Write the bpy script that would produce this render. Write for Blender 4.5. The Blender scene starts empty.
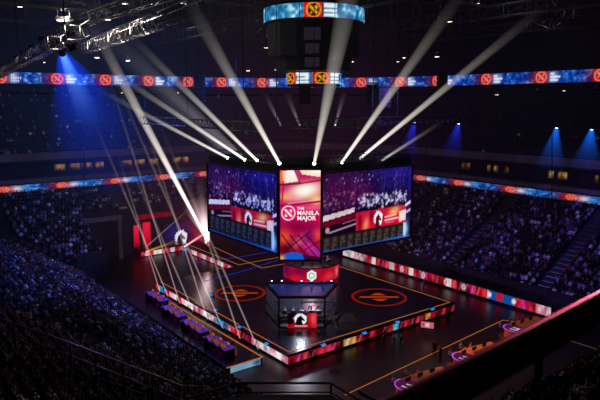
import bpy, bmesh, math, random
import numpy as np
from mathutils import Vector, Matrix
random.seed(7); rng = np.random.default_rng(7)
S = bpy.context.scene
C = S.collection
PI = math.pi

# ------------------------------------------------------------------ frame of the place
# metres; the camera stands at (0,0,20) in a corner of the arena, the hall's own axes (a, b) are turned by ROT
F, PITCH, CAMZ = 600.0, math.atan(97/600), 20.0
ROT = math.radians(37.5)
UX, UY = math.cos(ROT), math.sin(ROT)
OX, OY = -0.9, 43.4
def W(a, b, z=0.0): return Vector((OX + a*UX - b*UY, OY + a*UY + b*UX, z))
def AB(x, y): return ((x-OX)*UX + (y-OY)*UY, -(x-OX)*UY + (y-OY)*UX)
def ray(px, py):
    x, v = (px-300)/F, (200-py)/F
    return Vector((x, math.cos(PITCH)+v*math.sin(PITCH), -math.sin(PITCH)+v*math.cos(PITCH)))
def on_z(px, py, z):
    d = ray(px, py); t = (z-CAMZ)/d.z
    return Vector((d.x*t, d.y*t, z))
def at_y(px, py, Y):
    d = ray(px, py); t = Y/d.y
    return Vector((d.x*t, Y, CAMZ+d.z*t))
def proj(p):
    x, y, z = p[0], p[1], p[2]-CAMZ
    zc = y*math.cos(PITCH)-z*math.sin(PITCH); yc = y*math.sin(PITCH)+z*math.cos(PITCH)
    if zc < .1: return (-9999, -9999, zc)
    return (300+F*x/zc, 200-F*yc/zc, zc)

# ------------------------------------------------------------------ materials
def lin(c): return tuple(max(0, x)**2.2 for x in c)
MATS = {}
def mat(name, col, rough=.6, metal=0., noise=.0, scale=3., emit=None, strength=0., spec=.5, alpha=None):
    if name in MATS: return MATS[name]
    m = bpy.data.materials.new(name); m.use_nodes = True
    nt = m.node_tree; b = nt.nodes['Principled BSDF']
    b.inputs['Roughness'].default_value = rough; b.inputs['Metallic'].default_value = metal
    b.inputs['Specular IOR Level'].default_value = spec
    c = lin(col)
    tc = nt.nodes.new('ShaderNodeTexCoord'); n = nt.nodes.new('ShaderNodeTexNoise')
    n.inputs['Scale'].default_value = scale; n.inputs['Detail'].default_value = 4
    nt.links.new(tc.outputs['Object'], n.inputs['Vector'])
    r = nt.nodes.new('ShaderNodeValToRGB')
    r.color_ramp.elements[0].position = .3; r.color_ramp.elements[1].position = .7
    r.color_ramp.elements[0].color = (*[x*(1-noise) for x in c], 1)
    r.color_ramp.elements[1].color = (*[min(1, x*(1+noise)) for x in c], 1)
    nt.links.new(n.outputs['Fac'], r.inputs['Fac']); nt.links.new(r.outputs['Color'], b.inputs['Base Color'])
    if emit:
        b.inputs['Emission Color'].default_value = (*lin(emit), 1); b.inputs['Emission Strength'].default_value = strength
    if alpha is not None: b.inputs['Alpha'].default_value = alpha
    MATS[name] = m
    return m
def emat(name, col, strength, sample=True):
    if name in MATS: return MATS[name]
    m = bpy.data.materials.new(name); m.use_nodes = True; nt = m.node_tree; nt.nodes.clear()
    o = nt.nodes.new('ShaderNodeOutputMaterial'); e = nt.nodes.new('ShaderNodeEmission')
    e.inputs['Color'].default_value = (*lin(col), 1); e.inputs['Strength'].default_value = strength
    nt.links.new(e.outputs[0], o.inputs['Surface'])
    if not sample: m.cycles.emission_sampling = 'NONE'
    MATS[name] = m
    return m
def led_mat(name, strength, sample=True):
    """an LED wall: glows with the colours stored on its own pixels"""
    if name in MATS: return MATS[name]
    m = bpy.data.materials.new(name); m.use_nodes = True; nt = m.node_tree; nt.nodes.clear()
    o = nt.nodes.new('ShaderNodeOutputMaterial'); e = nt.nodes.new('ShaderNodeEmission')
    a = nt.nodes.new('ShaderNodeAttribute'); a.attribute_name = 'Col'
    nt.links.new(a.outputs['Color'], e.inputs['Color']); e.inputs['Strength'].default_value = strength
    nt.links.new(e.outputs[0], o.inputs['Surface'])
    if not sample: m.cycles.emission_sampling = 'NONE'
    MATS[name] = m
    return m
def beam_mat(name, col, strength, r0, r1, L, hold=.0, soft=1.6, fade=1.5):
    """glow painted on a cone shell for a light shaft: as bright as the lit column is deep, thinning out away from the lamp"""
    m = bpy.data.materials.new(name); m.use_nodes = True; nt = m.node_tree; nt.nodes.clear()
    N = nt.nodes.new; K = nt.links.new
    o = N('ShaderNodeOutputMaterial'); add = N('ShaderNodeAddShader'); tr = N('ShaderNodeBsdfTransparent'); e = N('ShaderNodeEmission')
    g = N('ShaderNodeNewGeometry'); dot = N('ShaderNodeVectorMath'); dot.operation = 'DOT_PRODUCT'
    K(g.outputs['Normal'], dot.inputs[0]); K(g.outputs['Incoming'], dot.inputs[1])
    ab = N('ShaderNodeMath'); ab.operation = 'ABSOLUTE'; K(dot.outputs['Value'], ab.inputs[0])
    pw = N('ShaderNodeMath'); pw.operation = 'POWER'; K(ab.outputs[0], pw.inputs[0]); pw.inputs[1].default_value = soft
    tc = N('ShaderNodeTexCoord'); sp = N('ShaderNodeSeparateXYZ'); K(tc.outputs['Object'], sp.inputs[0])
    t = N('ShaderNodeMath'); t.operation = 'DIVIDE'; K(sp.outputs['Z'], t.inputs[0]); t.inputs[1].default_value = L
    # falloff (1-t)^1.5 / (1 + k t)
    inv = N('ShaderNodeMath'); inv.operation = 'SUBTRACT'; inv.inputs[0].default_value = 1; K(t.outputs[0], inv.inputs[1]); inv.use_clamp = True
    ip = N('ShaderNodeMath'); ip.operation = 'POWER'; K(inv.outputs[0], ip.inputs[0]); ip.inputs[1].default_value = fade
    kk = N('ShaderNodeMath'); kk.operation = 'MULTIPLY_ADD'; K(t.outputs[0], kk.inputs[0]); kk.inputs[1].default_value = (r1/r0-1)*.6*(1-hold); kk.inputs[2].default_value = 1
    dv = N('ShaderNodeMath'); dv.operation = 'DIVIDE'; K(ip.outputs[0], dv.inputs[0]); K(kk.outputs[0], dv.inputs[1])
    ns = N('ShaderNodeTexNoise'); ns.inputs['Scale'].default_value = .5; K(tc.outputs['Object'], ns.inputs['Vector'])
    nm = N('ShaderNodeMath'); nm.operation = 'MULTIPLY_ADD'; K(ns.outputs['Fac'], nm.inputs[0]); nm.inputs[1].default_value = .7; nm.inputs[2].default_value = .65
    m1 = N('ShaderNodeMath'); m1.operation = 'MULTIPLY'; K(dv.outputs[0], m1.inputs[0]); K(pw.outputs[0], m1.inputs[1])
    m2 = N('ShaderNodeMath'); m2.operation = 'MULTIPLY'; K(m1.outputs[0], m2.inputs[0]); K(nm.outputs[0], m2.inputs[1])
    m3 = N('ShaderNodeMath'); m3.operation = 'MULTIPLY'; K(m2.outputs[0], m3.inputs[0]); m3.inputs[1].default_value = strength
    e.inputs['Color'].default_value = (*lin(col), 1); K(m3.outputs[0], e.inputs['Strength'])
    K(tr.outputs[0], add.inputs[0]); K(e.outputs[0], add.inputs[1]); K(add.outputs[0], o.inputs['Surface'])  # the shell's own glow stands in for lit haze
    m.cycles.emission_sampling = 'NONE'
    return m

M = dict(
    black=mat('matt black', (.10,.10,.11), .7, 0, .2), dark=mat('dark painted steel', (.16,.15,.17), .5, .3, .3),
    steel=mat('roof steel', (.30,.29,.31), .5, .5, .3), alu=mat('aluminium truss', (.72,.71,.70), .35, .8, .2),
    concrete=mat('dark concrete', (.26,.25,.28), .8, 0, .3, 1.2), step=mat('pale concrete stair', (.85,.83,.85), .8, 0, .2, 2),
    seat=mat('dark blue seat plastic', (.15,.15,.24), .5, 0, .2), wall=mat('dark wall', (.15,.13,.165), .8, 0, .3, .4),
    fascia=mat('grey balcony fascia', (.42,.38,.42), .7, 0, .25, .5),
    stage=mat('gloss black stage deck', (.13,.09,.11), .22, 0, .35, .5, spec=.6), floor=mat('black arena floor', (.13,.07,.07), .36, 0, .4, .25),
    orange=emat('orange light line', (1,.58,.28), .42), glow=emat('lamp white', (1,.97,.92), 22),
    glowdim=emat('floodlight white', (1,.95,.85), 3.2), glowblue=emat('lamp blue', (.55,.75,1), 14),
    skin=mat('skin', (.80,.62,.52), .6), hair=mat('dark hair', (.10,.08,.07), .6), trouser=mat('dark trousers', (.16,.17,.22), .8),
    shoe=mat('dark shoes', (.12,.11,.11), .6), glass=mat('booth glass', (.5,.6,.75), .08, 0, 0, alpha=.10),
    amber=emat('amber suite light', (1,.72,.32), .7), pinkrail=mat('red tinted rail', (.16,.05,.07), .30, .0, .25, 5),
    desktop=mat('orange desk laminate', (.85,.42,.20), .45, 0, .3, 2), purple=emat('purple edge light', (.72,.38,1), .75), white=mat('white plastic', (.85,.85,.85), .5),
    monitor=emat('monitor glow', (.65,.70,.85), .35), redglow=emat('red wall panel', (.95,.10,.22), .8), rope=mat('black cable', (.07,.07,.08), .7),
)
# ------------------------------------------------------------------ mesh builder
class MB:
    def __init__(s): s.v, s.f, s.mi = [], [], []
    def add(s, vs, fs, mi=0):
        o = len(s.v); s.v += [tuple(v) for v in vs]; s.f += [tuple(i+o for i in f) for f in fs]; s.mi += [mi]*len(fs); return s
    def box(s, c, d, rz=0., mi=0, rx=0.):
        R = Matrix.Rotation(rz, 3, 'Z') @ Matrix.Rotation(rx, 3, 'X'); c = Vector(c)
        vs = [c + R @ Vector((x*d[0]/2, y*d[1]/2, z*d[2]/2)) for z in (-1,1) for y in (-1,1) for x in (-1,1)]
        return s.add(vs, [(0,2,3,1),(4,5,7,6),(0,1,5,4),(2,6,7,3),(0,4,6,2),(1,3,7,5)], mi)
    def tube(s, p0, p1, r0, r1=None, n=6, mi=0, caps=True):
        p0, p1 = Vector(p0), Vector(p1); r1 = r0 if r1 is None else r1
        d = p1-p0
        if d.length < 1e-6: return s
        q = d.to_track_quat('Z', 'Y'); vs = []
        for p, r in ((p0, r0), (p1, r1)):
            vs += [p + q @ Vector((r*math.cos(2*PI*i/n), r*math.sin(2*PI*i/n), 0)) for i in range(n)]
        fs = [(i, (i+1) % n, n+(i+1) % n, n+i) for i in range(n)]
        if caps: fs += [tuple(range(n-1, -1, -1)), tuple(range(n, 2*n))]
        return s.add(vs, fs, mi)
    def bar(s, p0, p1, w, h, mi=0):
        p0, p1 = Vector(p0), Vector(p1); d = (p1-p0).normalized()
        x = d.cross(Vector((0,0,1)));  x = x.normalized() if x.length > 1e-3 else Vector((1,0,0)); y = x.cross(d)
        vs = [p + x*i*w/2 + y*j*h/2 for p in (p0, p1) for i, j in ((-1,-1),(1,-1),(1,1),(-1,1))]
        return s.add(vs, [(0,1,5,4),(1,2,6,5),(2,3,7,6),(3,0,4,7),(3,2,1,0),(4,5,6,7)], mi)
    def prism(s, poly, z0, z1, mi=0, top=None):
        n = len(poly); top = top or poly
        vs = [(x, y, z0) for x, y in poly] + [(x, y, z1) for x, y in top]
        return s.add(vs, [(i, (i+1) % n, n+(i+1) % n, n+i) for i in range(n)] + [tuple(range(n-1,-1,-1)), tuple(range(n, 2*n))], mi)
    def lathe(s, prof, n=32, c=(0,0), mi=0, caps=True):
        vs = [(c[0]+r*math.cos(2*PI*i/n), c[1]+r*math.sin(2*PI*i/n), z) for r, z in prof for i in range(n)]
        fs = [(k*n+i, k*n+(i+1) % n, (k+1)*n+(i+1) % n, (k+1)*n+i) for k in range(len(prof)-1) for i in range(n)]
        if caps: fs += [tuple(range(n-1,-1,-1)), tuple((len(prof)-1)*n+i for i in range(n))]
        return s.add(vs, fs, mi)
    def mesh(s, name, mats):
        m = bpy.data.meshes.new(name); m.from_pydata(s.v, [], s.f)
        for x in (mats if isinstance(mats, (list, tuple)) else [mats]): m.materials.append(x)
        m.polygons.foreach_set('material_index', s.mi); m.update(); return m
    def build(s, name, mats, parent=None, loc=(0,0,0), rz=0., smooth=False):
        m = s.mesh(name, mats)
        if smooth: m.polygons.foreach_set('use_smooth', [True]*len(m.polygons))
        return link(name, m, parent, loc, rz)
def link(name, me, parent=None, loc=(0,0,0), rz=0.):
    o = bpy.data.objects.new(name, me); C.objects.link(o); o.location = loc; o.rotation_euler = (0,0,rz)
    if parent: o.parent = parent
    return o
def tag(o, label, cat, group=None, kind=None):
    o['label'] = label; o['category'] = cat
    if group: o['group'] = group
    if kind: o['kind'] = kind
    return o
def thing(name, label, cat, loc=(0,0,0), rz=0., group=None):
    o = bpy.data.objects.new(name, None); C.objects.link(o); o.location = loc; o.rotation_euler = (0,0,rz)
    o.empty_display_size = .2
    return tag(o, label, cat, group)
def struct(o, label=None):
    o['kind'] = 'structure'
    if label: o['label'] = label; o['category'] = o.name.split('_')[0]
    return o
def kids(o, cache={}):
    return [c for c in bpy.data.objects if c.parent == o]
def copy_tree(o, loc, rz, label, group=None, tree=None):
    """a copy of a thing with copies of its parts and sub-parts (tree: the list from collect())"""
    tree = tree or collect(o)
    r = o.copy(); C.objects.link(r); r.location = loc; r.rotation_euler = (0,0,rz); r['label'] = label
    if group: r['group'] = group
    for ch, subs in tree:
        c = ch.copy(); C.objects.link(c); c.parent = r
        for g in subs:
            d = g.copy(); C.objects.link(d); d.parent = c
    return r
def collect(o): return [(c, kids(c)) for c in kids(o)]

# ------------------------------------------------------------------ painting the LED pictures
class Pic:
    def __init__(s, w, h, col=(0,0,0)):
        s.w, s.h = w, h; s.a = np.empty((h, w, 3)); s.a[:] = col
        s.y, s.x = np.mgrid[0:h, 0:w].astype(float)+.5
    def mix(s, mask, col, al=1.):
        k = (np.clip(mask, 0, 1)*al)[..., None]; s.a = s.a*(1-k)+np.array(col)*k; return s
    def rect(s, x0, y0, x1, y1, col, al=1.): return s.mix(((s.x >= x0)&(s.x < x1)&(s.y >= y0)&(s.y < y1)).astype(float), col, al)
    def poly(s, pts, col, al=1.):
        ins = np.zeros((s.h, s.w), bool); n = len(pts)
        for i in range(n):
            (x0, y0), (x1, y1) = pts[i], pts[(i+1) % n]
            c = ((y0 > s.y) != (y1 > s.y)) & (s.x < (x1-x0)*(s.y-y0)/((y1-y0) or 1e-9)+x0); ins ^= c
        return s.mix(ins.astype(float), col, al)
    def disc(s, cx, cy, r, col, al=1., ry=None):
        d = np.hypot((s.x-cx)/r, (s.y-cy)/(ry or r)); return s.mix(np.clip((1-d)*r+.5, 0, 1), col, al)
    def ring(s, cx, cy, r, w, col, al=1.): return s.mix(np.clip(w/2+.5-np.abs(np.hypot(s.x-cx, s.y-cy)-r), 0, 1), col, al)
    def blob(s, cx, cy, rx, ry, col, al=1., ang=0.):
        c, q = math.cos(ang), math.sin(ang); X, Y = s.x-cx, s.y-cy
        return s.mix(np.exp(-(((X*c+Y*q)/rx)**2+((-X*q+Y*c)/ry)**2)), col, al)
    def line(s, x0, y0, x1, y1, w, col, al=1.):
        dx, dy = x1-x0, y1-y0; L = math.hypot(dx, dy) or 1
        t = np.clip(((s.x-x0)*dx+(s.y-y0)*dy)/L**2, 0, 1)
        return s.mix(np.clip(w/2+.5-np.hypot(s.x-x0-t*dx, s.y-y0-t*dy), 0, 1), col, al)
    def noise(s, cell, amp, seed=0):
        r = np.random.default_rng(seed); gw, gh = int(s.w/cell)+3, int(s.h/cell)+3
        g = r.random((gh, gw)); fx, fy = s.x/cell, s.y/cell; ix, iy = fx.astype(int), fy.astype(int); tx, ty = fx-ix, fy-iy
        v = (g[iy, ix]*(1-tx)+g[iy, ix+1]*tx)*(1-ty)+(g[iy+1, ix]*(1-tx)+g[iy+1, ix+1]*tx)*ty
        return v
    FONT = {'T':'11111 00100 00100 00100 00100 00100 00100','H':'10001 10001 10001 11111 10001 10001 10001','E':'11111 10000 10000 11110 10000 10000 11111',
        'M':'10001 11011 10101 10101 10001 10001 10001','A':'01110 10001 10001 11111 10001 10001 10001','N':'10001 11001 10101 10101 10011 10001 10001',
        'I':'111 010 010 010 010 010 111','L':'10000 10000 10000 10000 10000 10000 11111','J':'00111 00010 00010 00010 00010 10010 01100','O':'01110 10001 10001 10001 10001 10001 01110','R':'11110 10001 10001 11110 10100 10010 10001'}
    def text(s, t, x, y, k, col):
        for ch in t:
            g = s.FONT[ch].split()
            for j, row in enumerate(g):
                for i, c in enumerate(row):
                    if c == '1': s.rect(x+i*k, y+j*k, x+(i+1)*k, y+(j+1)*k, col)
            x += (len(g[0])+1)*k
        return s
    def emblem(s, cx, cy, r, col, bg=None):
        """ring with a broad diagonal bar and two corner chips"""
        if bg: s.disc(cx, cy, r, bg)
        s.ring(cx, cy, r, max(1, r*.16), col)
        s.line(cx-r*.45, cy-r*.42, cx+r*.45, cy+r*.42, max(1, r*.30), col)
        s.poly([(cx+r*.12, cy-r*.48), (cx+r*.5, cy-r*.5), (cx+r*.5, cy-r*.1)], col); s.poly([(cx-r*.5, cy+r*.1), (cx-r*.5, cy+r*.48), (cx-r*.12, cy+r*.48)], col)
        return s
    def horse(s, cx, cy, r, col, bg=(.62,.04,.12)):
        """horse crest: pale shield with a ragged mane down its left edge, a dark horse head in profile cut into it"""
        P = lambda pts, c: s.poly([(cx+x*r, cy+y*r) for x, y in pts], c)
        for k in range(8):
            t = math.radians(138+k*21); x, y = math.cos(t)*.92, math.sin(t); tx, ty = -y, x
            P([(x*.8-tx*.14, y*.8-ty*.14), (x*1.14+tx*.10, y*1.14+ty*.10), (x*.8+tx*.17, y*.8+ty*.17)], col)
        s.disc(cx, cy, r*.88, col, ry=r*.96); P([(.3,-.85),(.86,-.5),(.84,.5),(.5,1.0),(.1,.9)], col)
        P([(.06,-.70),(.20,-.40),(.44,-.10),(.68,.32),(.52,.46),(.34,.30),(.14,.24),(.22,.52),(.46,1.2),(-.60,1.2),(-.60,.2),(-.42,-.28),(-.12,-.5)], bg)
        return s
def lit(pic, name, fn, material, parent=None, loc=(0,0,0), rz=0.):
    """a grid of LED pixels over fn(u right, v down) -> point"""
    h, w = pic.h, pic.w
    vs = [fn((i+.0)/(w-1), (j+.0)/(h-1)) for j in range(h) for i in range(w)]
    idx = np.arange(h*w).reshape(h, w)
    fs = np.stack([idx[1:, :-1], idx[1:, 1:], idx[:-1, 1:], idx[:-1, :-1]], -1).reshape(-1, 4)
    me = bpy.data.meshes.new(name); me.from_pydata([tuple(v) for v in vs], [], fs.tolist())
    at = me.color_attributes.new('Col', 'FLOAT_COLOR', 'POINT')
    c = np.ones((h*w, 4), np.float32); c[:, :3] = np.clip(pic.a, 0, 1).reshape(-1, 3)**2.2
    at.data.foreach_set('color', c.ravel()); me.materials.append(material); me.update()
    return link(name, me, parent, loc, rz)
def flat(w, h):      # upright panel in local x/z facing -y
    return lambda u, v: (w*(u-.5), 0, h*(1-v))
# ================================================================== THE SETTING
def sheet(name, z, pts, m):
    return struct(MB().add([W(a, b, z) for a, b in pts], [tuple(range(len(pts)))]).build(name, m))
sheet('floor', 0, [(-5.5,-14.5),(34,-14.5),(34,50),(-5.5,50)], M['floor'])
PITCH_R, SL = .65, .53
def ring(s, left=-45, near=-42):
    """inside edge of the right and back sides pushed out by s: back side first, then the rounded corner, then the right side"""
    pts = [(left, 33+s)]
    for k in range(9):
        t = math.radians(90-k*90/8); pts.append((19+(8+s)*math.cos(t), 25+(8+s)*math.sin(t)))
    return pts+[(27+s, near)]
def clip_path(pts, lo, hi):
    """part of a path between two lengths"""
    out, L = [], 0
    for p, q in zip(pts, pts[1:]):
        d = math.dist(p, q)
        if L+d >= lo and L <= hi:
            t0, t1 = max(0, (lo-L)/d), min(1, (hi-L)/d)
            for t in (t0, t1):
                r = (p[0]+(q[0]-p[0])*t, p[1]+(q[1]-p[1])*t)
                if not out or math.dist(out[-1], r) > 1e-4: out.append(r)
        L += d
    return out
def plen(pts): return sum(math.dist(p, q) for p, q in zip(pts, pts[1:]))
def strip(mb, p0, z0, p1, z1, mi=0):
    """a band between two paths of equal point count"""
    n = len(p0); vs = [W(*p, z0) for p in p0]+[W(*p, z1) for p in p1]
    return mb.add(vs, [(i+1, i, n+i, n+i+1) for i in range(n-1)], mi)
SEATS = []       # (a, b, z, facing angle in the world, stand, row)
AIS = {'right': [-38.2, -26.9, -15.6, -4.3, 7.0, 18.3], 'back': [-33.5, -22, -11.5, 3.5, 13.5], 'left': [-32,-20.5,-9, 2.5, 14, 25.5], 'near': [-4, 8, 20]}
def seat_line(pts, z, stand, row, skip, occ=.9, pitch=.43, turn=1):
    for p, q in zip(pts, pts[1:]):
        d = math.dist(p, q); n = int(d/pitch)
        if n < 1: continue
        ta, tb = (q[0]-p[0])/d, (q[1]-p[1])/d
        na, nb = (tb, -ta) if turn > 0 else (-tb, ta)          # towards the stage
        wx, wy = na*UX-nb*UY, na*UY+nb*UX
        ang = math.atan2(wy, wx)-PI/2
        for i in range(n):
            a, b = p[0]+ta*(i+.5)*pitch, p[1]+tb*(i+.5)*pitch
            if skip(a, b) or rng.random() > occ: continue
            SEATS.append((a, b, z, ang+rng.normal(0, .12), stand, row))
# --- lower tier, right and back sides
def aisle_right(a, b): return b < 25 and any(abs(b-k) < .75 for k in AIS['right'])
def aisle_back(a, b): return b >= 25 and a < 19 and any(abs(a-k) < .75 for k in AIS['back'])
lower = MB(); stairs = MB()
for i in range(20):
    s0, s1 = i*PITCH_R, (i+1)*PITCH_R; z = 1.6+SL*s0
    P0, P1 = ring(s0, left=-5-s0), ring(s1, left=-5-s0)
    P1[0] = (-5-s0, P1[0][1])
    parts = [(P0, P1)]
    if s0 < 7.9:                                        # the stage runs back through these rows: only the right side and a stub at the far left
        parts = [([P0[0], (-2, P0[0][1])], [P1[0], (-2, P1[0][1])]), ([(27+s0, 21), (27+s0, -42)], [(27+s1, 21), (27+s1, -42)])]
    for A_, B_ in parts:
        strip(lower, A_, z, B_, z); strip(lower, A_, z-SL*PITCH_R if i else 0, A_, z)
        mid = [((p[0]*.45+q[0]*.55), (p[1]*.45+q[1]*.55)) for p, q in zip(A_, B_)]
        strip(lower, B_, z+.32, [((p[0]*.04+q[0]*.96), (p[1]*.04+q[1]*.96)) for p, q in zip(A_, B_)], z+.68, 1)
        seat_line(mid, z, 'x', i, lambda a, b: aisle_right(a, b) or aisle_back(a, b), occ=.86)
    for b in AIS['right']:
        for h in (0, .5): stairs.box(W(27+s0+h*PITCH_R+.16, b, z+h*.344-.05), (.31, 1.15, .14), ROT)
    if s0 >= 7.9:
        for a in AIS['back']:
            for h in (0, .5): stairs.box(W(a, 33+s0+h*PITCH_R+.16, z+h*.344-.05), (1.15, .31, .14), ROT)
struct(lower.build('floor_lower_tier', [M['concrete'], M['seat']]))
SEATS = [(a, b, z, g, 'right' if (a-19) > (b-25) else 'back', r) for a, b, z, g, st, r in SEATS]
struct(stairs.build('trim_aisle_stairs', M['step']))
# retaining walls in front of the lower tier
mb = MB(); strip(mb, [(27,21),(27,-42)], 0, [(27,21),(27,-42)], 2.3); struct(mb.build('wall_right', M['wall']))
mb = MB(); strip(mb, [(-2,41),(10.3,41),(21,41),(27+8,33),(35,21),(27,21)], 0, [(-2,41),(10.3,41),(21,41),(35,33),(35,21),(27,21)], 6.2)
strip(mb, [(-5.5,33),(-2,33),(-2,41)], 0, [(-5.5,33),(-2,33),(-2,41)], 3.0)
struct(mb.build('wall_back', M['wall']))
# --- the steep single tier on the left
left = MB(); lst = MB()
for i in range(40):
    s0, s1 = i*PITCH_R, (i+1)*PITCH_R; z = .45+SL*s0 if i else .1
    end0, end1 = min(33+s0, 47), min(33+s1, 47)
    A_, B_ = [(-5-s0, -60), (-5-s0, end0)], [(-5-s1, -60), (-5-s1, end1)]
    strip(left, A_, z, B_, z); strip(left, A_, max(0, z-SL*PITCH_R), A_, z)
    strip(left, B_, z+.32, [(-5-s1+.04, -60), (-5-s1+.04, end1)], z+.68, 1)
    seat_line([(-5-s0-.36, -30), (-5-s0-.36, end0)], z, 'left', i, lambda a, b: any(abs(b-k) < .7 for k in AIS['left']), occ=.9, turn=1)
    for b in AIS['left']:
        for h in (0, .5): lst.box(W(-5-s0-h*PITCH_R-.16, b, z+h*.344-.05), (.31, 1.1, .14), ROT)
struct(left.build('floor_left_tier', [M['concrete'], M['seat']]))
struct(lst.build('trim_left_stairs', M['concrete']))
# --- near end
near = MB()
for i in range(16):
    s0, s1 = i*PITCH_R, (i+1)*PITCH_R; z = .8+SL*s0
    A_, B_ = [(40, -14-s0), (-5-s0, -14-s0)], [(40, -14-s1), (-5-s0, -14-s1)]
    strip(near, A_, z, B_, z); strip(near, A_, max(0, z-SL*PITCH_R), A_, z)
    strip(near, B_, z+.32, [(40, -14-s1+.04), (-5-s0, -14-s1+.04)], z+.68, 1)
    if i < 12: seat_line([(27, -14-s0-.36), (-4-s0, -14-s0-.36)], z, 'near', i, lambda a, b: any(abs(a-k) < .7 for k in AIS['near']), occ=.22)
struct(near.build('floor_near_tier', [M['concrete'], M['seat']]))
# --- balcony fascia, suites and the upper tier
def wall_along(name, s, z0, z1, m, s_top=None):
    mb = MB(); strip(mb, ring(s), z0, ring(s if s_top is None else s_top), z1); return struct(mb.build(name, m))
wall_along('wall_concourse', 14.6, 7.5, 8.5, M['wall']); mb = MB(); strip(mb, ring(12.75), 8.5-.05, ring(14.6), 8.5-.05)
struct(mb.build('ceiling_concourse', M['wall']))
wall_along('wall_fascia', 14.05, 8.3, 10.35, M['fascia'])
mb = MB(); strip(mb, ring(14.05), 10.35, ring(16.2), 10.35); struct(mb.build('floor_suite_terrace', M['concrete']))
wall_along('wall_suites', 16.2, 10.35, 12.6, M['wall'])
mb = MB(); strip(mb, ring(16.2), 12.6, ring(14.9), 12.6); strip(mb, ring(14.9), 12.6, ring(14.9), 13.6); struct(mb.build('wall_upper_parapet', M['fascia']))
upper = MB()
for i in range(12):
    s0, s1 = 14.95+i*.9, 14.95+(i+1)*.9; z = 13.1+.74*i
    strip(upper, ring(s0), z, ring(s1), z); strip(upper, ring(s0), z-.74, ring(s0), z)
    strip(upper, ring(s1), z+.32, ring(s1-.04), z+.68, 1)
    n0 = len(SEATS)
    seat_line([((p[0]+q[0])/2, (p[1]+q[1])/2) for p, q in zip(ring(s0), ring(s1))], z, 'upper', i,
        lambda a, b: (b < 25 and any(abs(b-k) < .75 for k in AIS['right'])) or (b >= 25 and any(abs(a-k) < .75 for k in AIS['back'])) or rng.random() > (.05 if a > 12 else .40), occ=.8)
struct(upper.build('floor_upper_tier', [mat('unlit concrete', (.15,.14,.17), .85, 0, .3, 1.), M['black']]))  # upper tier's shade put into darker concrete and black seats
wall_along('wall_upper', 26.2, 21.5, 37.5, M['wall'])
struct(MB().add([W(-75,-75,37.4), W(70,-75,37.4), W(70,75,37.4), W(-75,75,37.4)], [(0,1,2,3)]).build('ceiling', M['black']))
mb = MB(); strip(mb, [(-31, 47), (-31,-60)], 0, [(-31,47),(-31,-60)], 37.5); struct(mb.build('wall_left', M['black']))
mb = MB(); strip(mb, [(-31,-42), (70,-42)], 0, [(-31,-42),(70,-42)], 12); struct(mb.build('wall_near', M['black']))
# --- suite windows glowing amber: placed along the suite wall
RS = ring(16.15)
def along(s_len, pts=RS):
    L = 0
    for p, q in zip(pts, pts[1:]):
        d = math.dist(p, q)
        if s_len <= L+d: t = (s_len-L)/d; return (p[0]+(q[0]-p[0])*t, p[1]+(q[1]-p[1])*t), ((q[0]-p[0])/d, (q[1]-p[1])/d)
        L += d
    return pts[-1], (0, -1)
def path_at_px(px, z, pts):
    best = min((abs(proj(W(*along(k*.25, pts)[0], z))[0]-px)+(1e6 if proj(W(*along(k*.25, pts)[0], z))[2] < 1 else 0), k*.25) for k in range(int(plen(pts)*4)))
    return best[1]
wn = 0
for x0, x1, lum in ((54,66,1),(69,84,.8),(86,93,.9),(95,104,1),(120,132,.8),(134,146,1),(149,158,.9),(161,168,.6),(171,188,1.),(462,471,.7),(487,491,1.3),(494,499,1.2),(504,508,.7),(548,553,1.5),(558,568,1.3),(594,600,.9)):
    l0, l1 = path_at_px(x0, 11.4, RS), path_at_px(x1, 11.4, RS)
    (pa, t), (pb, _) = along(l0), along(l1)
    w = math.dist(pa, pb)
    if w < .5: continue
    wn += 1
    rz = ROT+math.atan2(pb[1]-pa[1], pb[0]-pa[0])
    A_, B_ = W(*pa), W(*pb); rz = math.atan2(B_.y-A_.y, B_.x-A_.x)
    mid = (A_+B_)/2; inn = Vector((math.sin(rz), -math.cos(rz), 0))*.06
    fr = struct(MB().box((0,0,-.62), (w+.16,.1,.08)).box((0,0,.62), (w+.16,.1,.08)).box((-w/2-.04,0,0), (.08,.1,1.24)).box((w/2+.04,0,0), (.08,.1,1.24)).build('window_%d' % wn, M['dark'], None, mid+inn+Vector((0,0,11.45)), rz))
    pic = Pic(max(6, int(w*5)), 8, (.34*lum, .22*lum, .13*lum)); r = np.random.default_rng(wn)
    for k in range(int(w*2.2)+1):
        c = r.random()*pic.w; pic.blob(c, 1+r.random()*3, 1.3, 2.2, (min(1,.95*lum), .66*lum, .30*lum), .9); pic.rect(r.random()*pic.w, 3+r.random()*3, r.random()*pic.w*.3+pic.w*.5, 8, (.10,.06,.04), .35)
    for k in range(0, pic.w, 7): pic.rect(k, 0, k+1, 8, (.05,.04,.04))
    lit(pic, 'window_pane', lambda u, v, w=w: (w*(u-.5), .0, .95*(.5-v)-.1), led_mat('suite windows', .34, False), fr)
# --- terrace hand rails on the balcony and the upper tier
def rail_along(s, z, name, h=.9, step=1.6, col='dark'):
    mb = MB(); pts = ring(s)
    for p, q in zip(pts, pts[1:]):
        mb.bar(W(*p, z+h), W(*q, z+h), .05, .05); mb.bar(W(*p, z+h*.5), W(*q, z+h*.5), .03, .03)
    L = plen(pts)
    for k in range(int(L/step)): p = along(k*step, pts)[0]; mb.bar(W(*p, z), W(*p, z+h), .04, .04)
    return struct(mb.build(name, M[col]))
rail_along(22.6, 19.7, 'trim_walkway_rail', 1.0, 1.9, 'steel'); rail_along(14.9, 13.6, 'trim_upper_rail', .7, 1.6, 'steel'); rail_along(14.1, 10.35, 'trim_terrace_rail', .8)

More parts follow.
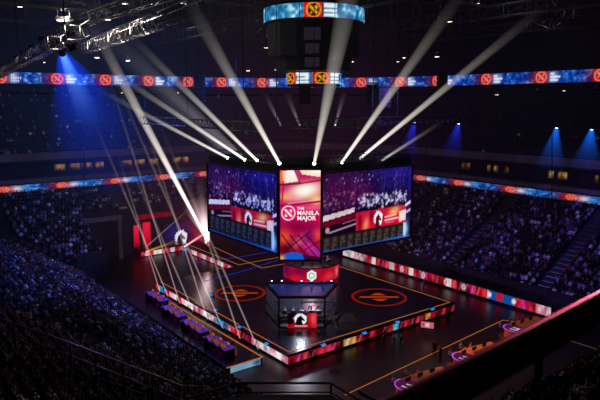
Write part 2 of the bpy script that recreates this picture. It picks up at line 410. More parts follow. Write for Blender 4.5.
# ================================================================== RIBBON BOARDS
def ribbon_pic(L, logos, seed, blue, h=12, px=.15, small=False):
    p = Pic(int(L/px), h, blue)
    n = p.noise(4, 1, seed)*.5+p.noise(1.7, 1, seed+1)*.5
    p.mix((n-.40)*3, (.24,.55,.92), .8); p.mix((n-.60)*4, (.70,.86,.98), .8); p.mix((.42-n)*3, (.03,.10,.36), .85)
    for s in logos:
        c = s/px
        p.blob(c-3, h/2, 10, 9, (.40,.03,.10), .9)
        if small:
            p.blob(c, h/2, 7, 7, (.85,.14,.12), .95); p.emblem(c, h/2, h*.32, (1,.60,.45)); p.blob(c+h*.85, h/2, 5, 4, (1,.88,.86), .9); p.blob(c+h*1.5, h/2, 4, 4, (.30,.55,.85), .7); continue
        p.rect(c-h*.52, 0, c+h*.52, h, (.66,.06,.10), .9); p.blob(c, h/2, 6, 6, (.9,.12,.14), .6)
        p.emblem(c, h/2, h*.42, (1,.66,.55))
        p.rect(c+h*.62, 0, c+h*1.75, h, (.10,.20,.50), .5)
        p.blob(c+h*1.0, h/2, h*.34, h*.4, (.9,.9,.98), .8)
        for j, wd in ((1.2, .5), (4.4, 1.05), (7.8, .9)):
            for k in range(int(wd*h*.9/2)): p.rect(c+h*.75+k*2, j+.4, c+h*.75+k*2+1.4, j+2.7, (.97,.97,1), .85)
    return p
def ribbon(name, label, s, z0, z1, lo, hi, px_logos, seed, blue, st, zmid):
    pts = ring(s); L = hi-lo
    t = thing(name, label, 'LED ribbon board', W(*along(lo, pts)[0], 0), 0, 'LED ribbon boards')
    base = Vector(t.location)
    logos = [path_at_px(x, zmid, pts)-lo for x in px_logos]
    pic = ribbon_pic(L, logos, seed, blue, small=s < 20)
    def fn(u, v):
        p, d = along(lo+u*L*.9999, pts); return W(p[0], p[1], z1+(z0-z1)*v)-base
    lit(pic, 'display', fn, led_mat('ribbon pixels', st, False), t)
    back = clip_path(pts, lo, hi); out = clip_path(ring(s+.12), lo, hi)
    mb = MB()
    for z in (z0-.08, z1+.08):
        for p, q in zip(back, back[1:]): mb.bar(W(*p, z)-base, W(*q, z)-base, .2, .14)
    mb.build('housing', M['black'], t)
    return t
def corner_len(pts): return math.dist(pts[0], pts[1])+.5*sum(math.dist(p, q) for p, q in zip(pts[1:-2], pts[2:-1]))
for s, z0, z1, tier, lx, rx, st, blue, zm in ((13.9, 8.82, 9.66, 'lower', [5,62,115,163,203], [420,458,510,570,640], .85, (.06,.26,.56), 9.2),
                                              (26.0, 22.75, 24.35, 'upper', [0,57,105,148,188,222,262], [362,400,437,486,541,600,665], .95, (.07,.22,.62), 23.6)):
    pts = ring(s); c = corner_len(pts); tot = plen(pts)
    ribbon('ribbon_board', 'blue LED ribbon with red logo squares on the back wall, %s' % ('high under the roof' if tier == 'upper' else 'low under the suites'), s, z0, z1, 14.6, c, lx, 3 if tier == 'upper' else 5, blue, st, zm)
    ribbon('ribbon_board', 'blue LED ribbon with red logo squares on the right side, %s' % ('high under the roof' if tier == 'upper' else 'low above the crowd'), s, z0, z1, c, tot-4, rx, 13 if tier == 'upper' else 15, blue, st, zm)
# ================================================================== STAGE
def deck(name, label, a0, a1, b0, b1, z):
    t = thing(name, label, 'stage', W(a0, b0, 0), ROT)
    w, d = a1-a0, b1-b0
    MB().box((w/2, d/2, z-.05), (w, d, .1)).build('deck', M['stage'], t)
    MB().box((w/2, d/2, (z-.1)/2), (w-.3, d-.3, z-.1)).build('skirt', M['black'], t)
    return t
ST = deck('stage_platform', 'glossy black main stage platform under the hanging screens', 0, 20, 0, 24, 1.0)
S2 = deck('stage_platform', 'black rear stage extension running from the main stage towards the back wall', 10.3, 25, 24, 38.4, 1.0)
S3 = deck('stage_platform', 'small black side stage in front of the team entrance', 4.3, 10.3, 38.4, 40.8, 1.0)
PAL = dict(p=(1,.55,.68), w=(1,.93,.93), r=(.85,.10,.16), m=(.75,.10,.34), d=(.35,.05,.12), c=(.25,.72,.90), b=(.10,.32,.66), o=(1,.55,.22), k=(.10,.03,.06), y=(1,.80,.45), g=(.45,.42,.50))
def led_pic(L, seq, seed, h=7, px=.12):
    p = Pic(int(L/px), h, PAL['d']); r = np.random.default_rng(seed); n = len(seq); w = p.w/n
    for i, ch in enumerate(seq):
        c = np.array(PAL[ch]); x0 = i*w
        p.rect(x0, 0, x0+w+1, h, c*(.75+.25*r.random()))
        for _ in range(2): p.blob(x0+r.random()*w, r.random()*h, w*.25, 2.5, np.clip(c*1.5+.15, 0, 1) if r.random() > .4 else c*.35, .8)
        if r.random() > .55: p.line(x0+w*.3, h, x0+w*.7, 0, 1, np.clip(c+.4, 0, 1), .8)
    return p
def fascia(name, parent, L, seq, seed, loc, rz, h=.58, st=.72):
    lit(led_pic(L, seq, seed), name, lambda u, v: (L*u, 0, h*(1-v)), led_mat('stage LED pixels %.2f' % st, st), parent, loc, rz)
# main stage: left side runs (as seen) from the far left corner to the near corner, the near side from there to the right corner
fascia('led_fascia', ST, 24, 'rcbrpwrpwwppwwpcbgrrdmpwwpwp', 1, (-.02, 24, .2), -PI/2, st=.9)
fascia('led_fascia', ST, 20, 'rmrdrrmdyordrddrcdrdrdordrdd', 2, (0, -.02, .2), 0, st=.62)
fascia('led_fascia', S2, 14.4, 'cbrpwrpwrwrpwrpmr', 3, (-.02, 14.4, .1), -PI/2)
fascia('led_fascia', S3, 6, 'rprwwrmwrr', 4, (0, -.02, .1), 0)
for par, w, d in ((ST, 20, 24), (S2, 14.7, 14.4)):
    mb = MB()
    for p, q in (((.35,.35),(w-.35,.35)), ((.35,.35),(.35,d-.35)), ((w-.35,.35),(w-.35,d-.35))): mb.bar((*p, 1.012), (*q, 1.012), .075, .02)
    mb.build('edge_light', M['orange'], par)
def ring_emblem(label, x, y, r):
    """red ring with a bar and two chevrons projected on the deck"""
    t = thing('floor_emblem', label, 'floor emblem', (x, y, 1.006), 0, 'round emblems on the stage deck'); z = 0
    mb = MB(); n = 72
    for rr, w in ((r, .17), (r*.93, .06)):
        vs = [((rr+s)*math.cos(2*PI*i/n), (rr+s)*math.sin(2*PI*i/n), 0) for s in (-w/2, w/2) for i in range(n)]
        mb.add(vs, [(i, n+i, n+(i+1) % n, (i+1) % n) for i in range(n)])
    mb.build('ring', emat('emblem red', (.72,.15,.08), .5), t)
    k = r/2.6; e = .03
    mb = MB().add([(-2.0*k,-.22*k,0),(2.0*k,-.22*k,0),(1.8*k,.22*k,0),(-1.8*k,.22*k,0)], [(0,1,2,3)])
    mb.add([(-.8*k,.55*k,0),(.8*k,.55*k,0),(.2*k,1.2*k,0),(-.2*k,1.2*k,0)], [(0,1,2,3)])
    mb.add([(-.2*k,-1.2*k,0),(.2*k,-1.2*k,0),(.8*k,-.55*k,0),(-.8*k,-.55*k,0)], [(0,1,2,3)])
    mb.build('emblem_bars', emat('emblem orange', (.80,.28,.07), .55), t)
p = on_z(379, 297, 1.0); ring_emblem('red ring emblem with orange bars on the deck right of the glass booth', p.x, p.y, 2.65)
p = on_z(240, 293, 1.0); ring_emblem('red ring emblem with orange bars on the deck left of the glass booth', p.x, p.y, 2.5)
# blue and amber lines of light taped to the rear deck
def floor_line(label, pts, z, m, w=.1):
    vs = [on_z(x, y, z) for x, y in pts]; mb = MB(); c = vs[0].copy()
    for p, q in zip(vs, vs[1:]): mb.bar(p-c, q-c, w, .02)
    return tag(mb.build('floor_light_line', m, None, c), label, 'floor light', 'light lines on the floor')
BL = emat('blue floor light', (.22,.20,.75), .7)
floor_line('blue line of light crossing the rear deck below the left screen', [(196,263),(240,257),(283,249)], 1.012, BL)
floor_line('blue line of light from the left emblem to the round desk', [(205,281),(240,272),(281,259)], 1.012, BL, .08)
floor_line('amber line of light with a bend beside the round desk', [(214,247),(238,258),(262,268),(283,264)], 1.012, emat('amber floor light', (.8,.5,.28), .6), .08)
floor_line('long orange line on the arena floor before the right desk row', [(345,395),(503,320),(514,322)], .012, M['orange'], .06)
floor_line('thin pale line on the floor at the far right below the hand rail', [(562,338),(612,354)], .012, emat('pale floor light', (.55,.40,.32), .35), .07)
# ---------------- LED barrier along the right crowd
t = thing('led_barrier', 'long low LED barrier with red and white panels below the right crowd', 'barrier', W(25.5, 22.5), ROT)
L = 29.2
pic = led_pic(L, 'pwwpwprwrdrwrmrwrpmrdrwrddmrrwbwbrmrpp', 9)
for x in (.36, .47, .58, .66): pic.disc(pic.w*x, 3.5, 2.2, (1,.95,.95)); pic.disc(pic.w*x, 3.5, 1, (.8,.1,.2))
pic.rect(pic.w*.765, 0, pic.w*.86, 7, (.10,.34,.66)); pic.disc(pic.w*.81, 3, 3.4, (.85,.12,.2)); pic.disc(pic.w*.77, 3.5, 1.9, (1,1,1)); pic.disc(pic.w*.865, 3.5, 1.9, (1,1,1))
lit(pic, 'display', lambda u, v: (0, -L*u, .25+.9*(1-v)), led_mat('barrier pixels', .72), t)
MB().box((.12,-L/2,.62), (.2, L, 1.2)).build('housing', M['black'], t)

# ================================================================== HANGING VIDEO SCREENS
ZB, ZT = 6.85, 13.9
def feed(seed, w=150, h=84, tint=(1,1,1), pan=.79, pcol=(.17,.14,.14)):
    """live pictures of the same stage: dark hall with light shafts, glass booth, red banner with horse crest, strip of player panels"""
    p = Pic(w, h, (.09,.05,.18)); r = np.random.default_rng(seed)
    p.mix(p.noise(9, 1, seed)*.9, (.18,.11,.40), .8); p.mix((p.noise(4, 1, seed+2)-.45)*2, (.05,.02,.10), .7)
    p.blob(w*.15, h*.2, w*.25, h*.3, (.30,.10,.34), .6); p.blob(w*.85, h*.12, w*.3, h*.25, (.16,.13,.58), .8); p.blob(w*.42, h*.30, w*.13, h*.16, (.52,.05,.30), .7)
    for k in range(22):                                        # shafts
        x = r.random()*w; p.line(x, h*(.05+r.random()*.15), x+r.normal(0, 6), h*(.3+.25*r.random()), .8+r.random()*1.2, (.50,.42,.74), .12+.30*r.random())
    for k in range(12): p.disc(r.random()*w, h*(.06+.10*r.random()), .9, (.85,.82,1), .7)
    p.poly([(0,h*.50),(w*.36,h*.44),(w*.36,h*.86),(0,h*.95)], (.09,.03,.11), .85)
    for k in range(130):                                       # crowd and gear left of the booth
        c = [(.80,.62,.72),(.35,.16,.34),(.08,.03,.10)][k % 3]; p.disc(w*.34*r.random(), h*(.26+.25*r.random()), .6+1.1*r.random(), c, .6)
    p.poly([(0,h*.535),(w*.34,h*.475),(w*.34,h*.535),(0,h*.605)], (1,.95,.96), .95)
    p.poly([(0,h*.62),(w*.36,h*.55),(w*.36,h*.60),(0,h*.68)], (.50,.03,.14), .9); p.line(w*.08, h*.755, w*.36, h*.69, 1.5, (.95,.80,.85), .8); p.line(w*.22, h*.66, w*.37, h*.63, 1.2, (.9,.6,.65), .7); p.disc(w*.06, h*.72, 3.2, (.9,.72,.76), .8)
    p.poly([(w*.37,h*.14),(w*.95,h*.13),(w*.95,h*.50),(w*.37,h*.52)], (.08,.06,.22), .40)     # the glass booth
    for x in (.37, .655, .95): p.rect(w*x, h*.14, w*x+1.2, h*.54, (.04,.02,.07), .7)
    p.rect(w*.37, h*.505, w*.95, h*.54, (.04,.02,.07), .9)
    for k in range(210):
        c = [(.97,.95,1),(.55,.48,.78),(.05,.03,.09),(.78,.75,.88)][k % 4]; x = .385+.56*r.random()
        p.disc(w*x, h*(.40+.085*r.normal(0, .55)+.02), .6+1.3*r.random(), c, .8)
    for k in range(6): x = w*(.44+.085*k+.012*r.normal()); p.disc(x, h*(.33+.02*r.random()), 1.7, (.70,.55,.56), .9); p.rect(x-2.6, h*.355, x+2.6, h*(.42+.04*r.random()), [(.93,.93,1),(.22,.2,.34),(.82,.82,.95)][k % 3], .8)
    p.poly([(w*.36,h*.55),(w*.94,h*.53),(w*.94,h*.78),(w*.36,h*.80)], (.72,.05,.18))
    p.mix(p.noise(7, 1, seed+4)*((p.x > w*.36)&(p.x < w*.94)&(p.y > h*.545)&(p.y < h*.79)), (.95,.12,.26), .7)
    p.blob(w*.47, h*.73, 5, 9, (1,.60,.40), .9, .3); p.blob(w*.80, h*.60, 10, 5, (1,.80,.42), .95, -.2); p.blob(w*.40, h*.68, 3, 10, (.36,.02,.16), .9); p.blob(w*.53, h*.62, 3, 8, (.40,.02,.18), .8)
    p.poly([(w*.86,h*.62),(w*.94,h*.60),(w*.94,h*.75),(w*.86,h*.76)], (1,.94,.88), .9); p.line(w*.69, h*.665, w*.82, h*.65, 1.6, (1,.85,.82), .95); p.line(w*.69, h*.71, w*.85, h*.70, 1.8, (1,.92,.90), .9); p.line(w*.70, h*.745, w*.80, h*.74, 1, (.9,.65,.6), .8)
    p.disc(w*.61, h*.665, 9, (.40,.02,.14), .75); p.horse(w*.61, h*.665, 8.2, (1,.97,1), (.40,.02,.14))
    p.poly([(w*.94,h*.44),(w,h*.42),(w,h*.8),(w*.94,h*.8)], (.14,.08,.28)); p.line(w*.94, h*.54, w, h*.50, 3.5, (.97,.93,1), .9); p.line(w*.95, h*.64, w, h*.61, 3, (.92,.88,1), .8)
    p.rect(0, h*pan, w, h, tuple(x*.55 for x in pcol), .95)
    for k in range(11):                                       # player panels
        x = w*(.02+.082*k); p.rect(x, h*(pan+.02), x+w*.07, h*.985, pcol); p.blob(x+w*.035, h*(pan+.06), 3, 2.5, tuple(c*2.1 for c in pcol), .8)
        for j in range(4): p.rect(x+1, h*(pan+.10+.025*j), x+2+w*.055*r.random(), h*(pan+.112+.025*j), tuple(c*2.6 for c in pcol), .6)
    p.blob(w*.95, h*.88, 4.5, 9, (.50,.78,1), .95); p.rect(w*.915, h*pan, w*.945, h, (.80,.92,1), .85)
    p.rect(0, h*.975, w, h, (.10,.32,.75), .7); p.blob(w*.9, h, 30, 3, (.2,.5,1), .7)
    p.a = np.clip(p.a*np.array(tint), 0, 1)
    return p
def speckle(p, seed, n=500, al=.35):
    r = np.random.default_rng(seed)
    for k in range(n): x, y = r.random()*p.w, r.random()*p.h*.6; p.disc(x, y, .7, (.55,.45,.8) if r.random() > .5 else (.05,.03,.1), al)
    return p
def video_screen(label, p0, p1, zb, zt, pic, strength):
    """screen between two points of the plan, p0 on its left as seen from in front"""
    d = p1-p0; w = d.length; rz = math.atan2(d.y, d.x); c = (p0+p1)/2; h = zt-zb
    t = thing('video_screen', label, 'video screen', (c.x, c.y, zb), rz, 'hanging video screens')
    lit(pic, 'display', flat(w, h), led_mat('screen pixels %.2f' % strength, strength), t, (0,-.03,0))
    mb = MB().box((0,.22,h/2), (w+.1,.4,h+.1))
    for x in (-w/2-.07, w/2+.07): mb.box((x,.1,h/2), (.14,.6,h+.28))
    for z in (-.07, h+.07): mb.box((0,.1,z), (w+.28,.6,.14))
    mb.box((0,.25,h+.62), (w+.28,.2,1.15)); mb.build('frame', M['black'], t)  # black sheet added above the screen to darken the gap
    mb = MB()
    for i in range(int(w/1.6)+1): mb.tube((-w/2+.3+i*1.6*.98, .25, h+.1), (-w/2+.3+i*1.6*.98, .25, h+.9), .04)
    mb.build('hanging_bracket', M['dark'], t)
    return t, w, h
NL, NR = Vector((-1.9, 51.8, 0)), Vector((1.9, 51.8, 0))
FL = NL+Vector((-.609,.793,0))*12.4; FR = NR+Vector((.793,.609,0))*11.4
video_screen('large left hanging screen showing the live stage in blue and violet', FL, NL, ZB, ZT, speckle(feed(3, tint=(.82,.88,1.08), pan=.74, pcol=(.13,.14,.18)), 3), .9)
fr = feed(5); fr.blob(22, 26, 36, 24, (.34,.06,.18), .35); video_screen('large right hanging screen showing the live stage in magenta and violet', NR, FR, ZB, ZT, speckle(fr, 8), .95)
# centre banner
w, h = 64, 132
p = Pic(w, h, (.86,.06,.34))
p.mix(p.noise(15, 1, 4), (.60,.02,.32), .8); p.mix((p.noise(7, 1, 9)-.5)*2, (1,.22,.45), .5)
p.poly([(w*.04,h*.02),(w*.36,0),(w*.48,h*.12),(w*.10,h*.15)], (1,.90,.84)); p.blob(w*.28, h*.06, 9, 8, (1,.98,.95), 1, .5); p.poly([(w*.48,0),(w,0),(w,h*.08),(w*.55,h*.05)], (1,.88,.78)); p.blob(w*.9, h*.02, 12, 4, (1,1,.95), .9); p.blob(w*.05, h*.07, 4, 14, (1,.50,.25), .9)
p.blob(w*.60, h*.235, 27, 13, (1,.90,.72), 1, -.2); p.blob(w*.62, h*.225, 21, 9, (1,1,.95), 1, -.2); p.blob(w*.9, h*.33, 12, 9, (1,.82,.50), .95); p.blob(w*.25, h*.29, 12, 6, (1,.60,.66), .9); p.blob(w*.12, h*.30, 8, 5, (1,.66,.28), .8)
p.line(0, h*.165, w*.5, h*.15, 2.6, (.42,.02,.18), .9); p.line(w*.5, h*.15, w, h*.115, 2.2, (.50,.03,.2), .85); p.line(w*.10, h*.13, w*.06, h*.34, 2, (.55,.02,.2), .8); p.line(w*.36, 0, w*.5, h*.15, 2.2, (.62,.02,.22), .85)
p.line(0, h*.40, w, h*.345, 3, (.58,.02,.26), .9); p.line(w*.2, h*.37, w, h*.33, 1.2, (1,.75,.8), .8); p.blob(w*.3, h*.47, 28, 8, (.90,.05,.38), .8); p.blob(w*.8, h*.42, 20, 4, (1,.46,.58), .7)
p.blob(w*.4, h*.64, 40, 9, (.50,.02,.24), .9); p.rect(0, h*.72, w, h, (.46,.06,.22), .7); p.blob(w*.12, h*.76, 12, 14, (.95,.36,.16), .85); p.blob(w*.62, h*.74, 20, 6, (.42,.10,.42), .9, -.5); p.blob(w*.72, h*.86, 14, 7, (.90,.22,.66), .9, .6); p.blob(w*.9, h*.92, 8, 7, (.60,.20,.62), .9)
p.blob(w*.15, h*.88, 13, 8, (.30,.02,.12), .9); p.blob(w*.93, h*.72, 7, 10, (.98,.30,.22), .8); p.blob(w*.45, h*.80, 6, 12, (.98,.45,.40), .7, .7)
for k in range(4): p.line(w*(.05+.2*k), h*.72, w*(.5+.22*k), h*.99, 2, (.24,.02,.16), .8)
p.line(w*.05, h*.93, w*.75, h*.68, 2, (.28,.02,.16), .8); p.line(w*.3, h*.98, w, h*.78, 1.6, (.28,.02,.16), .7); p.disc(w*.34, h*1.0, 21, (.08,.36,.85), .95, ry=11); p.blob(w*.04, h*.985, 5, 5, (1,.70,.15), .95); p.poly([(w*.55,h*.94),(w,h*.97),(w,h),(w*.6,h)], (.18,.02,.14), .8)
p.emblem(w*.21, h*.475, 10.2, (1,.97,.97))
ct, cw, chh = video_screen('tall narrow centre screen with white emblem and event title on magenta art', Vector((-1.72, 51.0, 0)), Vector((1.76, 51.0, 0)), 6.5, 14.35, p, .95)
def lettering(parent, words, m, loc, rz=0.):
    """words: (text, x, z, size) standing upright on a face that looks along local -y"""
    objs = []
    for i, (t, x, z, sz) in enumerate(words):
        cu = bpy.data.curves.new('lettering', 'FONT'); cu.body = t; cu.size = sz; cu.extrude = .004; cu.offset = sz*.018; cu.align_x = 'LEFT'
        o = bpy.data.objects.new('lettering', cu); C.objects.link(o)
        bpy.context.view_layer.update()
        me = bpy.data.meshes.new_from_object(o.evaluated_get(bpy.context.evaluated_depsgraph_get()))
        bpy.data.objects.remove(o); me.transform(Matrix.Translation((x, 0, z)) @ Matrix.Rotation(PI/2, 4, 'X')); objs.append(me)
    bm = bmesh.new()
    for me in objs: bm.from_mesh(me)
    me = bpy.data.meshes.new('lettering'); bm.to_mesh(me); bm.free(); me.materials.clear(); me.materials.append(m)
    for q in me.polygons: q.material_index = 0
    return link('lettering', me, parent, loc, rz)
WL = emat('white lettering light', (1,.97,.97), 1.0, False)
lettering(ct, [('THE', -.28, 4.42, .34), ('MANILA', -.28, 3.96, .52), ('MAJOR', -.28, 3.50, .52)], WL, (0,-.06,0))

# ================================================================== SCOREBOARD OVER CENTRE
JX, JY = 1.35, 60.0
jb = thing('scoreboard', 'round dark centre scoreboard hung from the roof with blue ribbon displays', 'scoreboard', (JX, JY, 21.5))
def drum(name, r, z0, z1, logos, seed):
    p = Pic(int(2*PI*r/.12), 11, (.12,.42,.62)); n = p.noise(5, 1, seed)*.5+p.noise(2.3, 1, seed+1)*.5
    p.mix((n-.42)*3, (.40,.74,.90), .8); p.mix((n-.6)*5, (.88,.96,1), .9); p.mix((.40-n)*4, (.05,.16,.34), .9)
    for u in logos:
        c = u*p.w; p.rect(c-7, 0, c+7, 11, (.88,.08,.08)); p.emblem(c, 5.5, 5, (1,.78,.22), (.30,.03,.04))
        for j in (1.5, 4.6, 7.7): p.rect(c+8, j, c+18, j+2.2, (1,1,1), .9)
    lit(p, name, lambda u, v: (-r*math.sin(2*PI*u), r*math.cos(2*PI*u), z1+(z0-z1)*v-21.5), led_mat('scoreboard ribbon pixels', .95), jb)
# u=.5 faces the camera
drum('upper_ribbon_display', 4.85, 27.55, 28.8, [.495, .92, .08], 21)
drum('lower_ribbon_display', 2.7, 21.8, 22.85, [.34, .54, .85, .1], 31)
MB().lathe([(4.7,6.1),(4.55,6.0),(4.45,2.85),(3.75,2.8),(3.7,1.5),(2.9,1.42),(2.6,1.40),(2.6,.1),(.2,.1)], 16).build('body', M['black'], jb)
MB().lathe([(4.6,7.6),(4.82,7.4),(4.82,6.0),(4.6,5.9)], 48).build('upper_housing', M['black'], jb)
for z, w, hh in ((4.65,1.5,1.1),(3.35,1.25,.9),(2.2,1.35,.85)):
    MB().box((-.25,-4.62 if z > 2.8 else -3.86, z), (w,.08,hh)).build('grey_panel', emat('faint grey screen glow', (.14,.125,.155), 1, False) , jb)  # panels glow faintly so their grey shows in the dark
mb = MB()
for k in range(8):
    t = 2*PI*k/8; mb.tube((4.2*math.cos(t), 4.2*math.sin(t), 7), (3*math.cos(t), 3*math.sin(t), 15.8), .05)
mb.build('hanging_cables', M['rope'], jb)

# ================================================================== GLASS PLAYER BOOTH
bo = thing('player_booth', 'black framed glass player booth with blue roof at the near corner of the stage', 'booth', (.15, 49.0, 1.0))
FW, BW, DP, BH = 1.95, 3.25, 3.9, 2.72
front, back = [(-FW,0),(FW,0)], [(BW,DP),(-BW,DP)]; plan = front+back
MB().prism(plan, .0, .12).build('base', M['black'], bo)
for x, y in plan+[(0,DP)]: MB().bar((x, y, .1), (x, y, BH), .16, .16).build('post', M['black'], bo)
mb = MB()
for p, q in zip(plan, plan[1:]+plan[:1]): mb.bar((*p, BH), (*q, BH), .2, .22); mb.bar((*p, .95), (*q, .95), .08, .1)
mb.build('top_frame', M['black'], bo)
MB().prism([(x*.97, .04+y*.98) for x, y in plan], BH-.06, BH).build('roof', mat('blue lit roof cloth', (.10,.13,.34), .5, 0, .4, .8, emit=(.16,.22,.55), strength=.35), bo)
mb = MB()
for p, q in zip(plan, plan[1:]+plan[:1]): mb.add([(*p, .2), (*q, .2), (*q, BH), (*p, BH)], [(0,1,2,3)])
mb.build('glass_wall', M['glass'], bo)
pp = Pic(40, 26, (.62,.03,.10)); pp.mix(pp.noise(8, 1, 3), (.95,.10,.22), .8); pp.blob(35, 10, 4, 12, (1,.40,.40), .8); pp.blob(3, 14, 3, 10, (.30,.02,.08), .9); pp.rect(0, 0, 27, 19.5, (.07,.03,.07), .92); pp.horse(18.0, 10.3, 9.2, (.95,.95,.97), (.07,.03,.07))
pp.disc(18.5, 11, 3.0, (.6,.03,.1), .0); pp.rect(11, 21.5, 27, 23.5, (1,.93,.93), .85); 
for k in range(5): pp.rect(13.4+k*3, 21, 14.2+k*3, 24, (.7,.05,.12))
lit(pp, 'logo_display', flat(2.5, 1.32), led_mat('booth pixels', .9), bo, (.02,-.12,.02))
for i in range(7):
    x = -2.7+.9*i
    MB().box((0,0,0), (.22,.16,.14)).lathe([(.075,-.1),(.085,-.2)], 8).build('top_light', [M['dark']], bo, (x, DP-.1, BH+.2))
    MB().lathe([(.02,0),(.09,0)], 10).build('lamp_glow', emat('booth lamp', (.9,.92,1), 6), bo, (x, DP-.22, BH+.32)) if i not in (2,5) else None
# things inside: one long desk, monitors, players (chairs and players follow with the people)
dk = thing('gaming_desk', 'long black gaming desk inside the glass booth', 'desk', (.15, 50.2, 1.12)); dk.scale = (1,1,.79)
MB().box((0,0,.74), (4.0,.7,.05)).build('desktop', M['dark'], dk)
for x in (-1.9, 0, 1.9): MB().box((x,0,.36), (.06,.6,.72)).build('leg', M['black'], dk)
PLAYER_X = [-1.5, -.75, 0, .75, 1.5]
ordn = ['leftmost', 'second from left', 'middle', 'second from right', 'rightmost']
mon = None
for i, x in enumerate(PLAYER_X):
    lab = 'black monitor on the booth desk, %s of five' % ordn[i]
    if mon is None:
        mon = thing('monitor', lab, 'monitor', (.15+x, 50.15, 1.725), 0, 'monitors on the booth desk')
        MB().box((0,0,.30), (.56,.04,.34)).build('case', M['black'], mon); mon.scale = (.8,)*3; MB().add([(.26,.022,.15),(-.26,.022,.15),(-.26,.022,.45),(.26,.022,.45)], [(0,1,2,3)]).build('display', M['monitor'], mon)
        MB().box((0,0,.01), (.24,.18,.02)).tube((0,0,.02), (0,0,.16), .025).build('stand', M['black'], mon); mt = collect(mon)
    else: copy_tree(mon, (.15+x, 50.15, 1.725), 0, lab, None, mt)
# black riser at the booth's right flank
rs = thing('ramp', 'low black ramp beside the right flank of the glass booth', 'ramp', (4.0, 49.6, 1.0), math.radians(12))
MB().prism([(-1,-1.1),(1,-1.1),(1,1.6),(-1,1.6)], 0, .42, 0, [(-.9,-.3),(.9,-.3),(.9,1.6),(-.9,1.6)]).build('deck', M['dark'], rs)
MB().bar((-.95,-.3,.45), (-.95,1.6,.45), .05, .05).bar((.95,-.3,.45), (.95,1.6,.45), .05, .05).build('edging', M['black'], rs)

# ================================================================== ROUND ANALYST DESK
RD = Vector((1.25, 65.0, 1.0)); rdsk = thing('round_desk', 'large round presenters desk with red LED front and white hexagon badge', 'desk', RD)
p = Pic(130, 22, (.62,.04,.16)); p.mix(p.noise(9, 1, 6), (.90,.10,.24), .85); p.mix((p.noise(15, 1, 8)-.5)*3, (.42,.03,.28), .9); p.blob(20, 8, 14, 12, (.32,.05,.32), .9); p.blob(108, 10, 5, 9, (1,.60,.55), .8); p.blob(92, 14, 9, 6, (.98,.25,.22), .8); p.blob(45, 16, 9, 6, (.95,.10,.20), .8)
lit(p, 'front_display', lambda u, v: (3.1*math.sin((u-.5)*3.3), -3.1*math.cos((u-.5)*3.3), .05+1.5*(1-v)), led_mat('desk pixels', .85), rdsk)
MB().lathe([(3.05,0),(3.05,1.55),(2.95,1.55),(2.95,1.15)], 48).build('drum', M['black'], rdsk)
MB().lathe([(3.2,1.55),(3.25,1.6),(3.2,1.66),(2.2,1.66),(2.2,1.6)], 48, caps=False).build('worktop', M['dark'], rdsk)
hx = MB(); R_ = .62
hx.add([(R_*math.sin(k*PI/3)*.92, -.0, R_*math.cos(k*PI/3)) for k in range(6)], [tuple(range(5,-1,-1))])
hx.build('hexagon_badge', emat('badge white', (.88,.98,.92), .9), rdsk, (0,-3.2,.85))
hx = MB(); hx.add([(.36*math.sin(k*PI/3)*.92, -.01, .36*math.cos(k*PI/3)) for k in range(6)]+[(.28*math.sin(k*PI/3)*.92, -.01, .28*math.cos(k*PI/3)) for k in range(6)], [((k+1) % 6, k, 6+k, 6+(k+1) % 6) for k in range(6)])
hx.build('badge_outline', emat('badge green', (.30,.62,.50), .7), rdsk, (0,-3.22,.85))
# ================================================================== TEAM ENTRANCE AT THE BACK WALL
def wall_panel(name, label, cat, px0, py0, px1, py1, b, pic, st, group=None):
    """upright display on the back wall"""
    def pt(px, py):
        d = ray(px, py); # meet plane b = const
        o = AB(0, 0)[1]; k = -d.x*UY+d.y*UX; t = (b-o)/k
        return Vector((d.x*t, d.y*t, CAMZ+d.z*t))
    A_, B_, Cc = pt(px0, py1), pt(px1, py1), pt((px0+px1)/2, py0)
    w = (B_-A_).xy.length; z0 = (A_.z+B_.z)/2; h = Cc.z-z0; c = (A_+B_)/2
    t = thing(name, label, cat, (c.x, c.y, z0), ROT, group)
    lit(pic, 'display', flat(w, h), led_mat('wall pixels %.2f' % st, st), t, (0,-.08,0)); MB().box((0,.04,h/2), (w+.2,.2,h+.2)).build('frame', M['black'], t)
    return t
p = Pic(12, 26, (.85,.05,.18)); p.blob(6, 4, 4, 8, (1,.22,.35), .6); p.blob(6, 24, 8, 5, (.4,.02,.08), .7)
wall_panel('red_banner', 'bright red lit banner left of the entrance screen, narrower of two', 'banner', 134, 225, 139.5, 248, 40.6, p, .8, 'red lit banners')
wall_panel('red_banner', 'bright red lit banner left of the entrance screen, wider of two', 'banner', 143, 222, 151, 247, 40.6, p, .8, 'red lit banners')
p = Pic(60, 42, (.10,.05,.20)); p.blob(18, 14, 16, 14, (.16,.14,.46), .8); p.blob(50, 30, 14, 14, (.62,.04,.14), .9); p.blob(55, 8, 10, 8, (.5,.06,.12), .8); p.horse(26, 22, 10, (.97,.97,1), (.14,.07,.2)); p.blob(36, 38, 8, 4, (.85,.06,.14), .8)
wall_panel('entrance_screen', 'dark entrance screen with white horse crest behind the side stage', 'screen', 164, 222, 203, 250, 40.5, p, .8)
p = Pic(60, 6, (.55,.03,.10)); p.mix(p.noise(6, 1, 3), (.85,.08,.14), .7)
wall_panel('lit_header', 'dim red lit header strip over the team entrance', 'sign', 136, 213, 172, 218, 40.7, p, .35)
pt_ = thing('entrance_portal', 'pale grey square portal frame at the edge of the left crowd', 'portal', W(-1.2, 39.6), ROT)
MB().box((-1.2,0,2.6), (.5,.7,5.2)).build('pillar', M['fascia'], pt_); MB().box((3.2,0,2.6), (.5,.7,5.2)).build('pillar', M['fascia'], pt_); MB().box((1.0,0,5.45), (5.2,.8,.5)).build('lintel', M['fascia'], pt_)
